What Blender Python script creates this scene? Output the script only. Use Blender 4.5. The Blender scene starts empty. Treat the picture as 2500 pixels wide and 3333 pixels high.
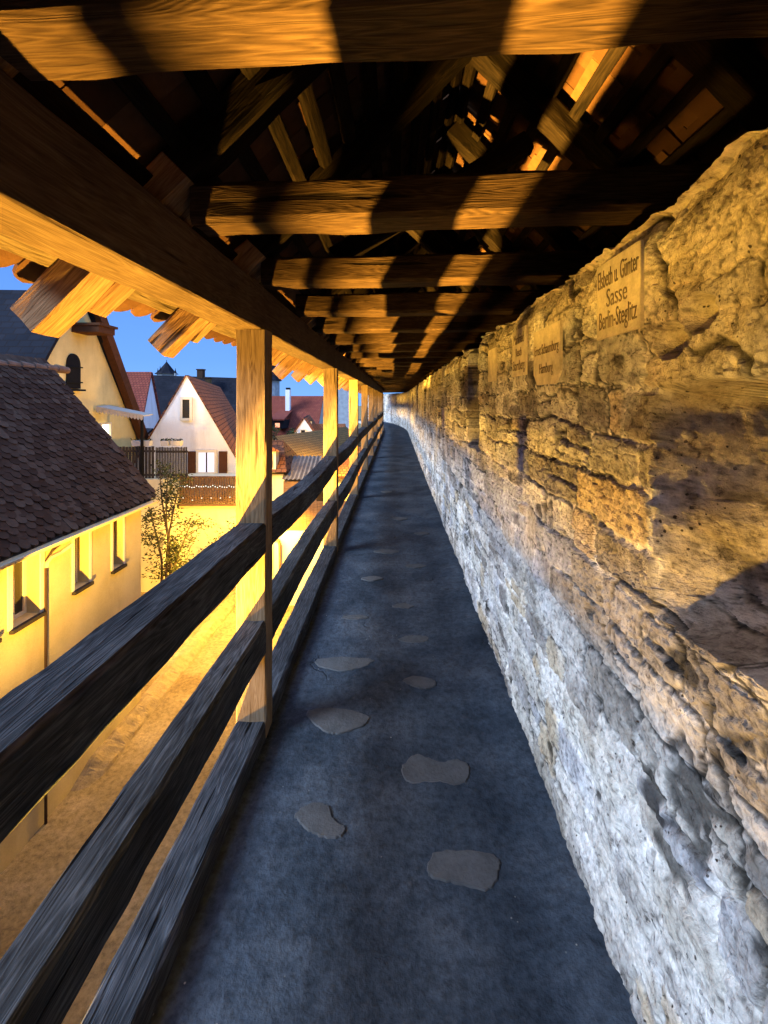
import bpy, bmesh, math, random
import numpy as np
from mathutils import Vector, Matrix
random.seed(7)
R = math.radians
scene = bpy.context.scene
COL = scene.collection

# ------------------------------------------------------------------ camera
cam_d = bpy.data.cameras.new("camera"); cam = bpy.data.objects.new("camera", cam_d); COL.objects.link(cam)
cam.location = (0, 0, 1.75); cam.rotation_euler = (R(90), 0, 0)
cam_d.sensor_fit = 'HORIZONTAL'; cam_d.sensor_width = 36; cam_d.lens = 36*1000/1659
cam_d.shift_x = -25.5/1659; cam_d.shift_y = -241/1659
cam_d.clip_start = 0.02; cam_d.clip_end = 1000
scene.camera = cam

# ------------------------------------------------------------------ sky (dusk)
w = bpy.data.worlds.new("World"); scene.world = w; w.use_nodes = True
nt = w.node_tree; nt.nodes.clear()
out = nt.nodes.new("ShaderNodeOutputWorld"); bg = nt.nodes.new("ShaderNodeBackground")
tc = nt.nodes.new("ShaderNodeTexCoord"); sep = nt.nodes.new("ShaderNodeSeparateXYZ"); cr = nt.nodes.new("ShaderNodeValToRGB")
nt.links.new(tc.outputs['Generated'], sep.inputs[0]); nt.links.new(sep.outputs['Z'], cr.inputs[0])
nt.links.new(cr.outputs[0], bg.inputs[0]); nt.links.new(bg.outputs[0], out.inputs[0])
e = cr.color_ramp.elements
e[0].position = 0.0; e[0].color = (.165, .36, .76, 1)
e[1].position = 0.24; e[1].color = (.09, .235, .68, 1)
x = e.new(0.08); x.color = (.125, .30, .73, 1)
x = e.new(0.42); x.color = (.34, .66, 1.5, 1)
x = e.new(0.75); x.color = (.40, .70, 1.5, 1)
bg.inputs[1].default_value = 1.0

# afterglow of the western sky: one very soft sun lamp, high on the left and behind
sd = bpy.data.lights.new("sun", 'SUN'); so = bpy.data.objects.new("sun", sd); COL.objects.link(so)
sd.energy = 5.0; sd.angle = R(24); sd.color = (.66, .81, 1.0)
sv = Vector((-.78, -.40, .50)).normalized()
so.rotation_euler = sv.to_track_quat('Z', 'Y').to_euler()

vs = scene.view_settings
vs.view_transform = 'Standard'; vs.look = 'None'; vs.exposure = .6; vs.gamma = 1; vs.use_curve_mapping = False
scene.render.engine = 'CYCLES'
cy = scene.cycles
cy.use_denoising = True; cy.max_bounces = 7; cy.diffuse_bounces = 2; cy.glossy_bounces = 2; cy.sample_clamp_indirect = 6
cy.caustics_reflective = False; cy.caustics_refractive = False

AMBER = (1.0, .55, .07)
def lamp(name, kind, loc, power, radius=.12, target=None, cone=None, blend=.5, color=AMBER):
    d = bpy.data.lights.new(name, kind); o = bpy.data.objects.new(name, d); COL.objects.link(o)
    o.location = loc; d.energy = power; d.color = color; d.shadow_soft_size = radius
    if kind == 'SPOT':
        d.spot_size = R(cone); d.spot_blend = blend
        o.rotation_euler = (Vector(target)-Vector(loc)).to_track_quat('-Z', 'Y').to_euler()
    return o
# floodlights standing in the alley, shining up at the wall walk
lamp("alley_floodlight", 'SPOT', (-2.15, 1.25, -3.7), 12500, .09, (-1.2, 4.2, 2.0), 115, .5)
lamp("far_side_floodlight", 'SPOT', (-3.72, 0.0, -3.7), 52000, .05, (-.6, 2.2, 2.2), 90, .5)
# unseen amber spots added for the town wall, left of and behind the camera
lamp("added_wall_spot", 'SPOT', (-4.0, -1.9, -1.75), 1800, .16, (-.6, .6, 1.6), 110, .8)
lamp("added_low_wall_spot", 'SPOT', (-4.1, 2.5, -2.6), 2500, .16, (-.6, 3.0, 1.6), 105, .8)
lamp("alley_lantern", 'POINT', (-2.7, -3.6, -.9), 45, .10)
# street lamp further up the alley and two more beyond it
lamp("street_lamp_light", 'SPOT', (-3.62, 11.85, -1.0), 2300, .12, (-4.0, 12.3, -4), 163, .45)
lamp("added_gable_light", 'POINT', (-3.87, 12.4, .72), 430, .08)  # unseen lamp added to warm the yellow gable and balcony
lamp("far_street_lamp_light", 'POINT', (-2.3, 19.0, -.6), 900, .2)
lamp("farther_street_lamp_light", 'POINT', (-2.6, 29.0, -.6), 900, .2)

# ------------------------------------------------------------------ helpers
def P(u, v, Y):
    return Vector(((u-855)/1000*Y, Y, 1.75-(v-865)/1000*Y))
def tag(o, label=None, cat=None, group=None, kind=None):
    if label: o['label'] = label
    if cat: o['category'] = cat
    if group: o['group'] = group
    if kind: o['kind'] = kind
    return o
def thing(name, loc, label, cat, group=None):
    o = bpy.data.objects.new(name, None); COL.objects.link(o); o.location = loc
    o.empty_display_size = .1
    tag(o, label, cat, group); return o
def obj(name, me, mat=None, parent=None, world=None):
    if mat is not None and not me.materials: me.materials.append(mat)
    o = bpy.data.objects.new(name, me); COL.objects.link(o)
    if world is not None: o.matrix_world = world
    if parent is not None:
        o.parent = parent
        o.matrix_parent_inverse = Matrix.Translation(-parent_loc(parent))
    return o
def parent_loc(p):
    l = p.location.copy() if p.type == 'EMPTY' or p.parent is None else None
    return l if l is not None else Vector((0, 0, 0))
def mesh(name, verts, faces, smooth=False):
    me = bpy.data.meshes.new(name)
    me.from_pydata([tuple(v) for v in verts], [], [tuple(f) for f in faces])
    me.update()
    if smooth: me.polygons.foreach_set('use_smooth', [True]*len(me.polygons))
    return me
class MB:
    """collects shapes in world space, built as one mesh"""
    def __init__(s): s.v = []; s.f = []
    def add(s, vs, fs):
        n = len(s.v); s.v += [Vector(v) for v in vs]; s.f += [tuple(i+n for i in f) for f in fs]; return s
    def box(s, a, b):
        x0, y0, z0 = a; x1, y1, z1 = b
        return s.add([(x0,y0,z0),(x1,y0,z0),(x1,y1,z0),(x0,y1,z0),(x0,y0,z1),(x1,y0,z1),(x1,y1,z1),(x0,y1,z1)],
                     [(0,3,2,1),(4,5,6,7),(0,1,5,4),(1,2,6,5),(2,3,7,6),(3,0,4,7)])
    def prism(s, pts, d):
        """polygon pts extruded by vector d"""
        n = len(pts); d = Vector(d); P1 = [Vector(p) for p in pts]; P2 = [p+d for p in P1]
        return s.add(P1+P2, [tuple(range(n))[::-1], tuple(range(n, 2*n))] + [(i, (i+1) % n, n+(i+1) % n, n+i) for i in range(n)])
    def tube(s, pts, r, seg=8, r2=None):
        pts = [Vector(p) for p in pts]; rings = []; n0 = len(s.v)
        for i, p in enumerate(pts):
            t = (pts[min(i+1, len(pts)-1)]-pts[max(i-1, 0)]).normalized()
            a = t.cross(Vector((0, 0, 1)));  a = a.normalized() if a.length > .01 else Vector((1, 0, 0))
            b = t.cross(a)
            rr = r if r2 is None else r+(r2-r)*i/(len(pts)-1)
            for k in range(seg):
                an = 2*math.pi*k/seg; s.v.append(p+a*math.cos(an)*rr+b*math.sin(an)*rr)
        for i in range(len(pts)-1):
            for k in range(seg):
                k2 = (k+1) % seg
                s.f.append((n0+i*seg+k, n0+i*seg+k2, n0+(i+1)*seg+k2, n0+(i+1)*seg+k))
        s.f.append(tuple(n0+k for k in range(seg))); s.f.append(tuple(n0+(len(pts)-1)*seg+k for k in range(seg))[::-1])
        return s
    def lathe(s, c, prof, seg=12):
        c = Vector(c); n0 = len(s.v)
        for r, z in prof:
            for k in range(seg):
                an = 2*math.pi*k/seg; s.v.append(c+Vector((r*math.cos(an), r*math.sin(an), z)))
        for i in range(len(prof)-1):
            for k in range(seg):
                k2 = (k+1) % seg; s.f.append((n0+i*seg+k, n0+i*seg+k2, n0+(i+1)*seg+k2, n0+(i+1)*seg+k))
        return s
    def build(s, name, mat, parent=None, smooth=False):
        if parent is not None:
            org = Vector((0, 0, 0)); p = parent
            while p is not None: org += p.location; p = p.parent
        else:
            org = Vector((0, 0, 0))
            if s.v:
                org = Vector((sum(v.x for v in s.v)/len(s.v), sum(v.y for v in s.v)/len(s.v), min(v.z for v in s.v)))
        me = mesh(name, [v-org for v in s.v], s.f, smooth)
        bm = bmesh.new(); bm.from_mesh(me); bmesh.ops.recalc_face_normals(bm, faces=bm.faces); bm.to_mesh(me); bm.free()
        me.materials.append(mat)
        o = bpy.data.objects.new(name, me); COL.objects.link(o)
        if parent is None: o.location = org
        else: o.parent = parent
        return o

# ------------------------------------------------------------------ materials
def newmat(name, rough=.85):
    m = bpy.data.materials.new(name); m.use_nodes = True
    n = m.node_tree; b = n.nodes['Principled BSDF']; b.inputs['Roughness'].default_value = rough
    b.inputs['Specular IOR Level'].default_value = .04
    return m, n, b
def N(n, t, **k):
    x = n.nodes.new(t)
    for a, v in k.items():
        if a.startswith('i_'):
            x.inputs[a[2:].replace('_', ' ')].default_value = v
        else: setattr(x, a, v)
    return x
def ramp(n, src, stops):
    r = n.nodes.new('ShaderNodeValToRGB'); el = r.color_ramp.elements
    while len(el) < len(stops): el.new(.5)
    for q, (p, c) in zip(el, stops):
        q.position = p; q.color = (*c, 1) if len(c) == 3 else c
    n.links.new(src, r.inputs[0]); return r.outputs[0]
def mixc(n, f, a, b, mode='MIX'):
    m = n.nodes.new('ShaderNodeMix'); m.data_type = 'RGBA'; m.blend_type = mode
    for sock, val in ((m.inputs['Factor'], f), (m.inputs[6], a), (m.inputs[7], b)):
        if hasattr(val, 'is_output'): n.links.new(val, sock)
        elif isinstance(val, (int, float)): sock.default_value = val
        else: sock.default_value = (*val, 1)
    return m.outputs[2]
def math_(n, op, a, b=0.0):
    m = n.nodes.new('ShaderNodeMath'); m.operation = op
    for s, v in ((m.inputs[0], a), (m.inputs[1], b)):
        if hasattr(v, 'is_output'): n.links.new(v, s)
        else: s.default_value = v
    return m.outputs[0]
def bump(n, b, h, strength=.5, dist=.01):
    x = n.nodes.new('ShaderNodeBump'); x.inputs['Strength'].default_value = strength; x.inputs['Distance'].default_value = dist
    n.links.new(h, x.inputs['Height']); n.links.new(x.outputs[0], b.inputs['Normal'])
def objcoord(n, scale, rnd=True):
    t = n.nodes.new('ShaderNodeTexCoord'); v = t.outputs['Object']
    if rnd:
        oi = n.nodes.new('ShaderNodeObjectInfo'); a = n.nodes.new('ShaderNodeVectorMath'); a.operation = 'ADD'
        s = n.nodes.new('ShaderNodeVectorMath'); s.operation = 'SCALE'; s.inputs[0].default_value = (37, 13, 7)
        n.links.new(oi.outputs['Random'], s.inputs['Scale']); n.links.new(v, a.inputs[0]); n.links.new(s.outputs[0], a.inputs[1])
        v = a.outputs[0]
    m = n.nodes.new('ShaderNodeMapping'); m.inputs['Scale'].default_value = scale; n.links.new(v, m.inputs[0])
    return m.outputs[0]
def noise(n, v, scale, detail=4, rough=.55, dist=0):
    x = n.nodes.new('ShaderNodeTexNoise'); x.inputs['Scale'].default_value = scale; x.inputs['Detail'].default_value = detail
    x.inputs['Roughness'].default_value = rough; x.inputs['Distortion'].default_value = dist
    if v is not None: n.links.new(v, x.inputs['Vector'])
    return x.outputs['Fac']

def wood(name, dark, mid, light, crack=.5, bumpd=.004, ringscale=9.0):
    m, n, b = newmat(name, .8)
    v = objcoord(n, (1, 1, 1))
    st = n.nodes.new('ShaderNodeMapping'); st.inputs['Scale'].default_value = (.7, 9, 9); n.links.new(v, st.inputs[0])
    fl = noise(n, st.outputs[0], 1.3, 3, .5)
    rings = math_(n, 'FRACT', math_(n, 'MULTIPLY', fl, ringscale*1.6))
    rings = math_(n, 'ABSOLUTE', math_(n, 'SUBTRACT', rings, .5))            # 0..0.5 grain lines
    st2 = n.nodes.new('ShaderNodeMapping'); st2.inputs['Scale'].default_value = (6, 80, 80); n.links.new(v, st2.inputs[0])
    fine = noise(n, st2.outputs[0], 1.0, 5, .65)
    big = noise(n, v, 2.2, 3)
    g = math_(n, 'ADD', math_(n, 'MULTIPLY', rings, .34), math_(n, 'MULTIPLY', fine, .68))
    g = math_(n, 'ADD', g, math_(n, 'MULTIPLY', math_(n, 'SUBTRACT', big, .5), .55))
    c = ramp(n, g, [(.18, dark), (.42, mid), (.72, light)])
    st3 = n.nodes.new('ShaderNodeMapping'); st3.inputs['Scale'].default_value = (2.0, 30, 30); n.links.new(v, st3.inputs[0])
    ck = noise(n, st3.outputs[0], 1.0, 2, .4)
    ckm = ramp(n, ck, [(.27, (1, 1, 1)), (.33, (0, 0, 0))])
    c = mixc(n, math_(n, 'MULTIPLY', ckm, crack), c, tuple(x*.18 for x in dark))
    n.links.new(c, b.inputs['Base Color'])
    h = math_(n, 'SUBTRACT', math_(n, 'ADD', math_(n, 'MULTIPLY', fine, .7), math_(n, 'MULTIPLY', rings, .4)), math_(n, 'MULTIPLY', ckm, 1.2*crack))
    bump(n, b, h, .8, bumpd)
    return m
M = {}
M['post'] = wood('oak_post_wood', (.065, .040, .022), (.155, .105, .062), (.24, .175, .115), .7, .003, 15)
M['rail'] = wood('weathered_rail_wood', (.008, .008, .009), (.030, .033, .037), (.095, .10, .11), .9, .008, 14)
M['beam'] = wood('brown_beam_wood', (.008, .0045, .003), (.028, .016, .009), (.066, .040, .023), .8, .006, 18)
M['plate'] = wood('wall_plate_wood', (.022, .014, .008), (.058, .037, .021), (.10, .070, .043), .6, .003, 15)
M['rafter'] = wood('rafter_wood', (.085, .045, .022), (.19, .105, .055), (.30, .185, .105), .9, .006, 14)
M['inner'] = wood('shaded_inner_timber', (.002, .0015, .001), (.007, .0045, .0028), (.018, .0115, .007), .7, .004, 12)  # roof shade put into the wood colour of the inner timbers
M['board'] = wood('rough_board_wood', (.06, .04, .02), (.11, .078, .045), (.16, .115, .07), .6, .006, 6)
M['fence_dark'] = wood('dark_fence_wood', (.02, .016, .014), (.04, .033, .028), (.07, .058, .05), .4, .002, 6)
M['fence_balcony'] = wood('brown_balcony_wood', (.10, .058, .03), (.19, .11, .06), (.28, .17, .10), .4, .002, 6)
M['fence_brown'] = wood('brown_fence_wood', (.13, .07, .035), (.20, .11, .055), (.27, .17, .09), .4, .002, 6)

def flat(name, col, var=.15, scale=3, rough=.9, bs=.004, col2=None, fine=60):
    m, n, b = newmat(name, rough)
    v = objcoord(n, (1, 1, 1))
    a = noise(n, v, scale, 5, .6); f = noise(n, v, fine, 3, .6)
    lo = tuple(c*(1-var) for c in col); hi = tuple(min(1, c*(1+var)) for c in col)
    c = ramp(n, a, [(.3, col2 or lo), (.62, hi)])
    if 'plaster' in name:
        sm = n.nodes.new('ShaderNodeMapping'); sm.inputs['Scale'].default_value = (2.2, 2.2, .5); n.links.new(v, sm.inputs[0])
        stn = ramp(n, noise(n, sm.outputs[0], 1.0, 5, .65), [(.32, (.80, .77, .72)), (.50, (1, 1, 1))])
        c = mixc(n, 1.0, c, stn, 'MULTIPLY')
    c = mixc(n, .35, c, ramp(n, f, [(.3, tuple(q*.75 for q in col)), (.7, tuple(min(1, q*1.12) for q in col))]))
    n.links.new(c, b.inputs['Base Color']); bump(n, b, math_(n, 'ADD', f, math_(n, 'MULTIPLY', a, .5)), .6, bs)
    return m
M['plaster_yellow'] = flat('ochre_plaster', (.52, .43, .23), .10, 1.6, col2=(.43, .35, .17))
M['plaster_gable'] = flat('yellow_plaster', (.66, .52, .22), .10, 1.2, col2=(.55, .42, .17))
M['plaster_white'] = flat('white_plaster', (.78, .77, .74), .05, 1.5)
M['plaster_cream'] = flat('cream_plaster', (.72, .66, .42), .08, 1.2)
M['plaster_grey'] = flat('grey_plaster', (.42, .40, .36), .12, 1)
M['trim'] = flat('cream_painted_trim', (.70, .63, .48), .05, 6)
M['frame_dark'] = flat('dark_painted_frame', (.05, .03, .02), .2, 8)
M['shutter'] = flat('brown_shutter_paint', (.085, .035, .016), .2, 8)
M['iron'] = flat('black_iron', (.008, .008, .008), .2, 8, .6)
M['stone_far'] = flat('grey_tower_stone', (.30, .32, .34), .25, 2.5, bs=.05)
M['ridge'] = flat('weathered_ridge_clay', (.16, .10, .07), .3, 8)
M['awning'] = flat('white_awning_cloth', (.48, .42, .32), .06, 6)
M['zinc'] = flat('cream_gutter_metal', (.55, .46, .30), .1, 8, .5)
M['planter'] = flat('pale_planter_concrete', (.50, .48, .42), .1, 8)
M['plaque'] = flat('plaque_stone', (.56, .48, .36), .34, 16, bs=.004, fine=110)
M['letter'] = flat('black_letter_paint', (.17, .13, .09), .7, 9, bs=.0005)
M['bark'] = flat('bark', (.10, .07, .045), .3, 12)
M['soil'] = flat('corrugated_sheet', (.16, .14, .12), .3, 6)

def roofmat(name, a, b_, sx=.17, sy=.17, mortar=(.02, .015, .015)):
    m, n, b = newmat(name, .85)
    v = objcoord(n, (1, 1, 1), rnd=False)
    br = n.nodes.new('ShaderNodeTexBrick'); n.links.new(v, br.inputs['Vector'])
    br.inputs['Scale'].default_value = 1; br.inputs['Brick Width'].default_value = sx; br.inputs['Row Height'].default_value = sy
    br.inputs['Mortar Size'].default_value = .012; br.inputs['Color1'].default_value = (*a, 1); br.inputs['Color2'].default_value = (*b_, 1)
    br.inputs['Mortar'].default_value = (*mortar, 1); br.inputs['Bias'].default_value = 0
    q = noise(n, v, .9, 4)
    c = mixc(n, ramp(n, q, [(.35, (0, 0, 0)), (.7, (.6, .6, .6))]), br.outputs['Color'], tuple(x*.55 for x in a))
    n.links.new(c, b.inputs['Base Color'])
    bump(n, b, math_(n, 'SUBTRACT', math_(n, 'MULTIPLY', noise(n, v, 25, 3), .3), br.outputs['Fac']), .8, .02)
    return m
M['roof_red'] = roofmat('red_clay_tiles', (.30, .075, .045), (.22, .05, .035))
M['roof_orange'] = roofmat('orange_clay_tiles', (.24, .10, .045), (.18, .07, .032))
M['roof_slate'] = roofmat('dark_slate_tiles', (.014, .015, .020), (.022, .022, .028), .3, .22)
M['roof_moss'] = roofmat('mossy_brown_tiles', (.20, .13, .05), (.14, .10, .04))

def tilemat(name, cols, rough=.85):
    m, n, b = newmat(name, rough)
    at = n.nodes.new('ShaderNodeAttribute'); at.attribute_name = 'tone'
    v = objcoord(n, (1, 1, 1), rnd=False)
    c = ramp(n, at.outputs['Fac'], [(0, cols[0]), (.5, cols[1]), (1, cols[2])])
    f = noise(n, v, 22, 4); c = mixc(n, math_(n, 'MULTIPLY', f, .7), c, tuple(x*.4 for x in cols[1]))
    n.links.new(c, b.inputs['Base Color']); bump(n, b, noise(n, v, 90, 3), .5, .003)
    return m
M['tile_house'] = tilemat('dark_brown_beaver_tiles', ((.045, .020, .011), (.070, .034, .020), (.125, .072, .045)))
M['tile_gallery'] = tilemat('orange_beaver_tiles', ((.035, .015, .008), (.06, .028, .014), (.12, .06, .03)))

def leafmat(name, a, b_):
    m, n, b = newmat(name, .6)
    v = objcoord(n, (1, 1, 1), rnd=False)
    c = ramp(n, noise(n, v, 6, 3), [(.35, a), (.65, b_)]); n.links.new(c, b.inputs['Base Color'])
    return m
M['leaf'] = leafmat('olive_leaves', (.022, .028, .010), (.075, .08, .024))
M['leaf_dark'] = leafmat('dark_leaves', (.025, .05, .025), (.07, .10, .03))
def emis(name, col, s):
    m, n, b = newmat(name); b.inputs['Base Color'].default_value = (*[c*.3 for c in col], 1)
    b.inputs['Emission Color'].default_value = (*col, 1); b.inputs['Emission Strength'].default_value = s
    return m
M['lit'] = emis('lit_window_pane', (1, .93, .72), 2.2)
M['lit_cool'] = emis('lit_curtained_pane', (.85, .82, .95), .75)
M['lit_red'] = emis('red_lit_pane', (1, .35, .2), 1.2)
M['bulb'] = emis('fairy_bulb', (1, .95, .8), 1.6)
M['lampglass'] = emis('street_lamp_glass', (1, .70, .28), 8)
def glassm():
    m, n, b = newmat('dark_window_glass', .08); b.inputs['Base Color'].default_value = (.02, .02, .022, 1); b.inputs['Specular IOR Level'].default_value = .6
    return m
M['glass'] = glassm()

# stone wall
def wallmat():
    m, n, b = newmat('rough_limestone', .92)
    at = n.nodes.new('ShaderNodeAttribute'); at.attribute_name = 'Col'
    t = n.nodes.new('ShaderNodeTexCoord'); v = t.outputs['Object']
    f = noise(n, v, 30, 8, .74); g = noise(n, v, 150, 3, .6); h = noise(n, v, 7, 4)
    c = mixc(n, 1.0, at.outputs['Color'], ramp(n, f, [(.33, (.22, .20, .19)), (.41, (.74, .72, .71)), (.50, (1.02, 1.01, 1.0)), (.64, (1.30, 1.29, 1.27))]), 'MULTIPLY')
    c = mixc(n, 1.0, c, ramp(n, h, [(.3, (.72, .68, .62)), (.6, (1.08, 1.07, 1.06))]), 'MULTIPLY')
    vo = n.nodes.new('ShaderNodeTexVoronoi'); vo.inputs['Scale'].default_value = 42; n.links.new(v, vo.inputs['Vector']); vo.inputs['Randomness'].default_value = 1
    pit = ramp(n, math_(n, 'ADD', vo.outputs['Distance'], math_(n, 'MULTIPLY', noise(n, v, 60, 3), .5)), [(.34, (1, 1, 1)), (.40, (0, 0, 0))])
    pm = math_(n, 'MULTIPLY', pit, ramp(n, noise(n, v, 9, 2), [(.48, (0, 0, 0)), (.62, (1, 1, 1))]))
    c = mixc(n, pm, c, (.07, .06, .05))
    n.links.new(c, b.inputs['Base Color'])
    hh = math_(n, 'SUBTRACT', math_(n, 'ADD', f, math_(n, 'MULTIPLY', g, .35)), math_(n, 'MULTIPLY', pm, 1.0))
    bump(n, b, hh, 1.0, .012)
    return m
M['wall'] = wallmat()
def floormat():
    m, n, b = newmat('grey_trodden_concrete', .75)
    t = n.nodes.new('ShaderNodeTexCoord'); v = t.outputs['Object']
    a = noise(n, v, 1.9, 6, .62); f = noise(n, v, 26, 5, .65); g = noise(n, v, 180, 2)
    c = ramp(n, a, [(.34, (.022, .031, .045)), (.5, (.040, .053, .073)), (.66, (.066, .081, .104))])
    c = mixc(n, 1.0, c, ramp(n, f, [(.32, (.62, .62, .62)), (.52, (1, 1, 1)), (.7, (1.2, 1.2, 1.2))]), 'MULTIPLY')
    vo = n.nodes.new('ShaderNodeTexVoronoi'); vo.inputs['Scale'].default_value = 16; n.links.new(v, vo.inputs['Vector'])
    sp = math_(n, 'MULTIPLY', ramp(n, vo.outputs['Distance'], [(.04, (1, 1, 1)), (.07, (0, 0, 0))]), ramp(n, noise(n, v, 2.7, 2), [(.52, (0, 0, 0)), (.60, (1, 1, 1))]))
    c = mixc(n, math_(n, 'MULTIPLY', sp, .55), c, (.42, .41, .38))
    ve = n.nodes.new('ShaderNodeTexVoronoi'); ve.feature = 'DISTANCE_TO_EDGE'; ve.inputs['Scale'].default_value = 1.1
    dv = n.nodes.new('ShaderNodeVectorMath'); dv.operation = 'ADD'; nn_ = n.nodes.new('ShaderNodeTexNoise'); nn_.inputs['Scale'].default_value = 5; nn_.inputs['Detail'].default_value = 5
    n.links.new(v, nn_.inputs['Vector']); sc_ = n.nodes.new('ShaderNodeVectorMath'); sc_.operation = 'SCALE'; sc_.inputs['Scale'].default_value = .35
    n.links.new(nn_.outputs['Color'], sc_.inputs[0]); n.links.new(sc_.outputs[0], dv.inputs[0]); n.links.new(v, dv.inputs[1]); n.links.new(dv.outputs[0], ve.inputs['Vector'])
    ckk = math_(n, 'MULTIPLY', ramp(n, ve.outputs['Distance'], [(.003, (1, 1, 1)), (.012, (0, 0, 0))]), ramp(n, noise(n, v, 1.3, 2), [(.56, (0, 0, 0)), (.64, (.6, .6, .6))]))
    c = mixc(n, ckk, c, (.012, .014, .018))
    grit = ramp(n, noise(n, v, 70, 4, .7), [(.30, (.8, .8, .8)), (.5, (1, 1, 1)), (.72, (1.15, 1.15, 1.15))])
    c = mixc(n, 1.0, c, grit, 'MULTIPLY')
    n.links.new(c, b.inputs['Base Color'])
    hh = math_(n, 'ADD', math_(n, 'MULTIPLY', g, .06), math_(n, 'ADD', math_(n, 'MULTIPLY', f, .6), math_(n, 'MULTIPLY', a, 2.2)))
    bump(n, b, math_(n, 'SUBTRACT', hh, ckk), .9, .014)
    return m
M['floor'] = floormat()
M['paver'] = flat('grey_brown_flagstone', (.072, .076, .083), .3, 9, bs=.006)
def groundmat():
    m, n, b = newmat('worn_alley_paving', .85)
    t = n.nodes.new('ShaderNodeTexCoord'); v = t.outputs['Object']
    a = noise(n, v, .8, 6, .65); f = noise(n, v, 14, 5, .7); g = noise(n, v, 70, 3)
    c = ramp(n, a, [(.3, (.15, .105, .045)), (.55, (.25, .185, .085)), (.7, (.33, .25, .13))])
    c = mixc(n, 1.0, c, ramp(n, f, [(.3, (.55, .55, .55)), (.55, (1, 1, 1)), (.75, (1.25, 1.25, 1.25))]), 'MULTIPLY')
    n.links.new(c, b.inputs['Base Color'])
    bump(n, b, math_(n, 'ADD', f, math_(n, 'MULTIPLY', g, .4)), .8, .02)
    return m
M['ground'] = groundmat()
M['kerb'] = flat('rough_kerb_stone', (.24, .18, .09), .3, 9, bs=.02, fine=30)

# ------------------------------------------------------------------ numpy noise
def hsh(ix, iy, s):
    h = (ix.astype(np.int64)*374761393 + iy.astype(np.int64)*668265263 + s*1442695041) & 0xffffffff
    h = ((h ^ (h >> 13))*1274126177) & 0xffffffff
    h = ((h ^ (h >> 16))*2246822519) & 0xffffffff
    return ((h ^ (h >> 15)) & 0xffffff)/float(0xffffff)
def vnoise(x, y, s=0):
    ix = np.floor(x); iy = np.floor(y); fx = x-ix; fy = y-iy; fx = fx*fx*(3-2*fx); fy = fy*fy*(3-2*fy)
    a = hsh(ix, iy, s); b = hsh(ix+1, iy, s); c = hsh(ix, iy+1, s); d = hsh(ix+1, iy+1, s)
    return (a*(1-fx)+b*fx)*(1-fy)+(c*(1-fx)+d*fx)*fy
def fbm(x, y, s=0, o=4, g=.5):
    r = 0; a = 1; t = 0
    for i in range(o):
        r = r+a*vnoise(x*2**i, y*2**i, s+i*17); t += a; a *= g
    return r/t*2-1
def worley(x, y, s=0, jx=.8):
    ix = np.floor(x); iy = np.floor(y)
    f1 = np.full(x.shape, 9.0); f2 = np.full(x.shape, 9.0); cid = np.zeros(x.shape); ox = np.zeros(x.shape); oy = np.zeros(x.shape)
    for dx in (-1, 0, 1):
        for dy in (-1, 0, 1):
            cx = ix+dx; cyy = iy+dy
            px = cx+.5+(hsh(cx, cyy, s)-.5)*jx; py = cyy+.5+(hsh(cx, cyy, s+5)-.5)*jx
            d = np.sqrt((x-px)**2+(y-py)**2); c = hsh(cx, cyy, s+9)
            nf1 = d < f1
            f2 = np.where(nf1, f1, np.minimum(f2, d)); cid = np.where(nf1, c, cid); ox = np.where(nf1, x-px, ox); oy = np.where(nf1, y-py, oy); f1 = np.where(nf1, d, f1)
    return f1, f2, cid, ox, oy
def sstep(a, b, x):
    t = np.clip((x-a)/(b-a), 0, 1); return t*t*(3-2*t)
def bend(Y):
    """the wall walk swings to the left at its far end"""
    return -.010*max(0.0, Y-25)**2
def nbend(Y): return -.010*np.maximum(0, Y-25)**2

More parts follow.
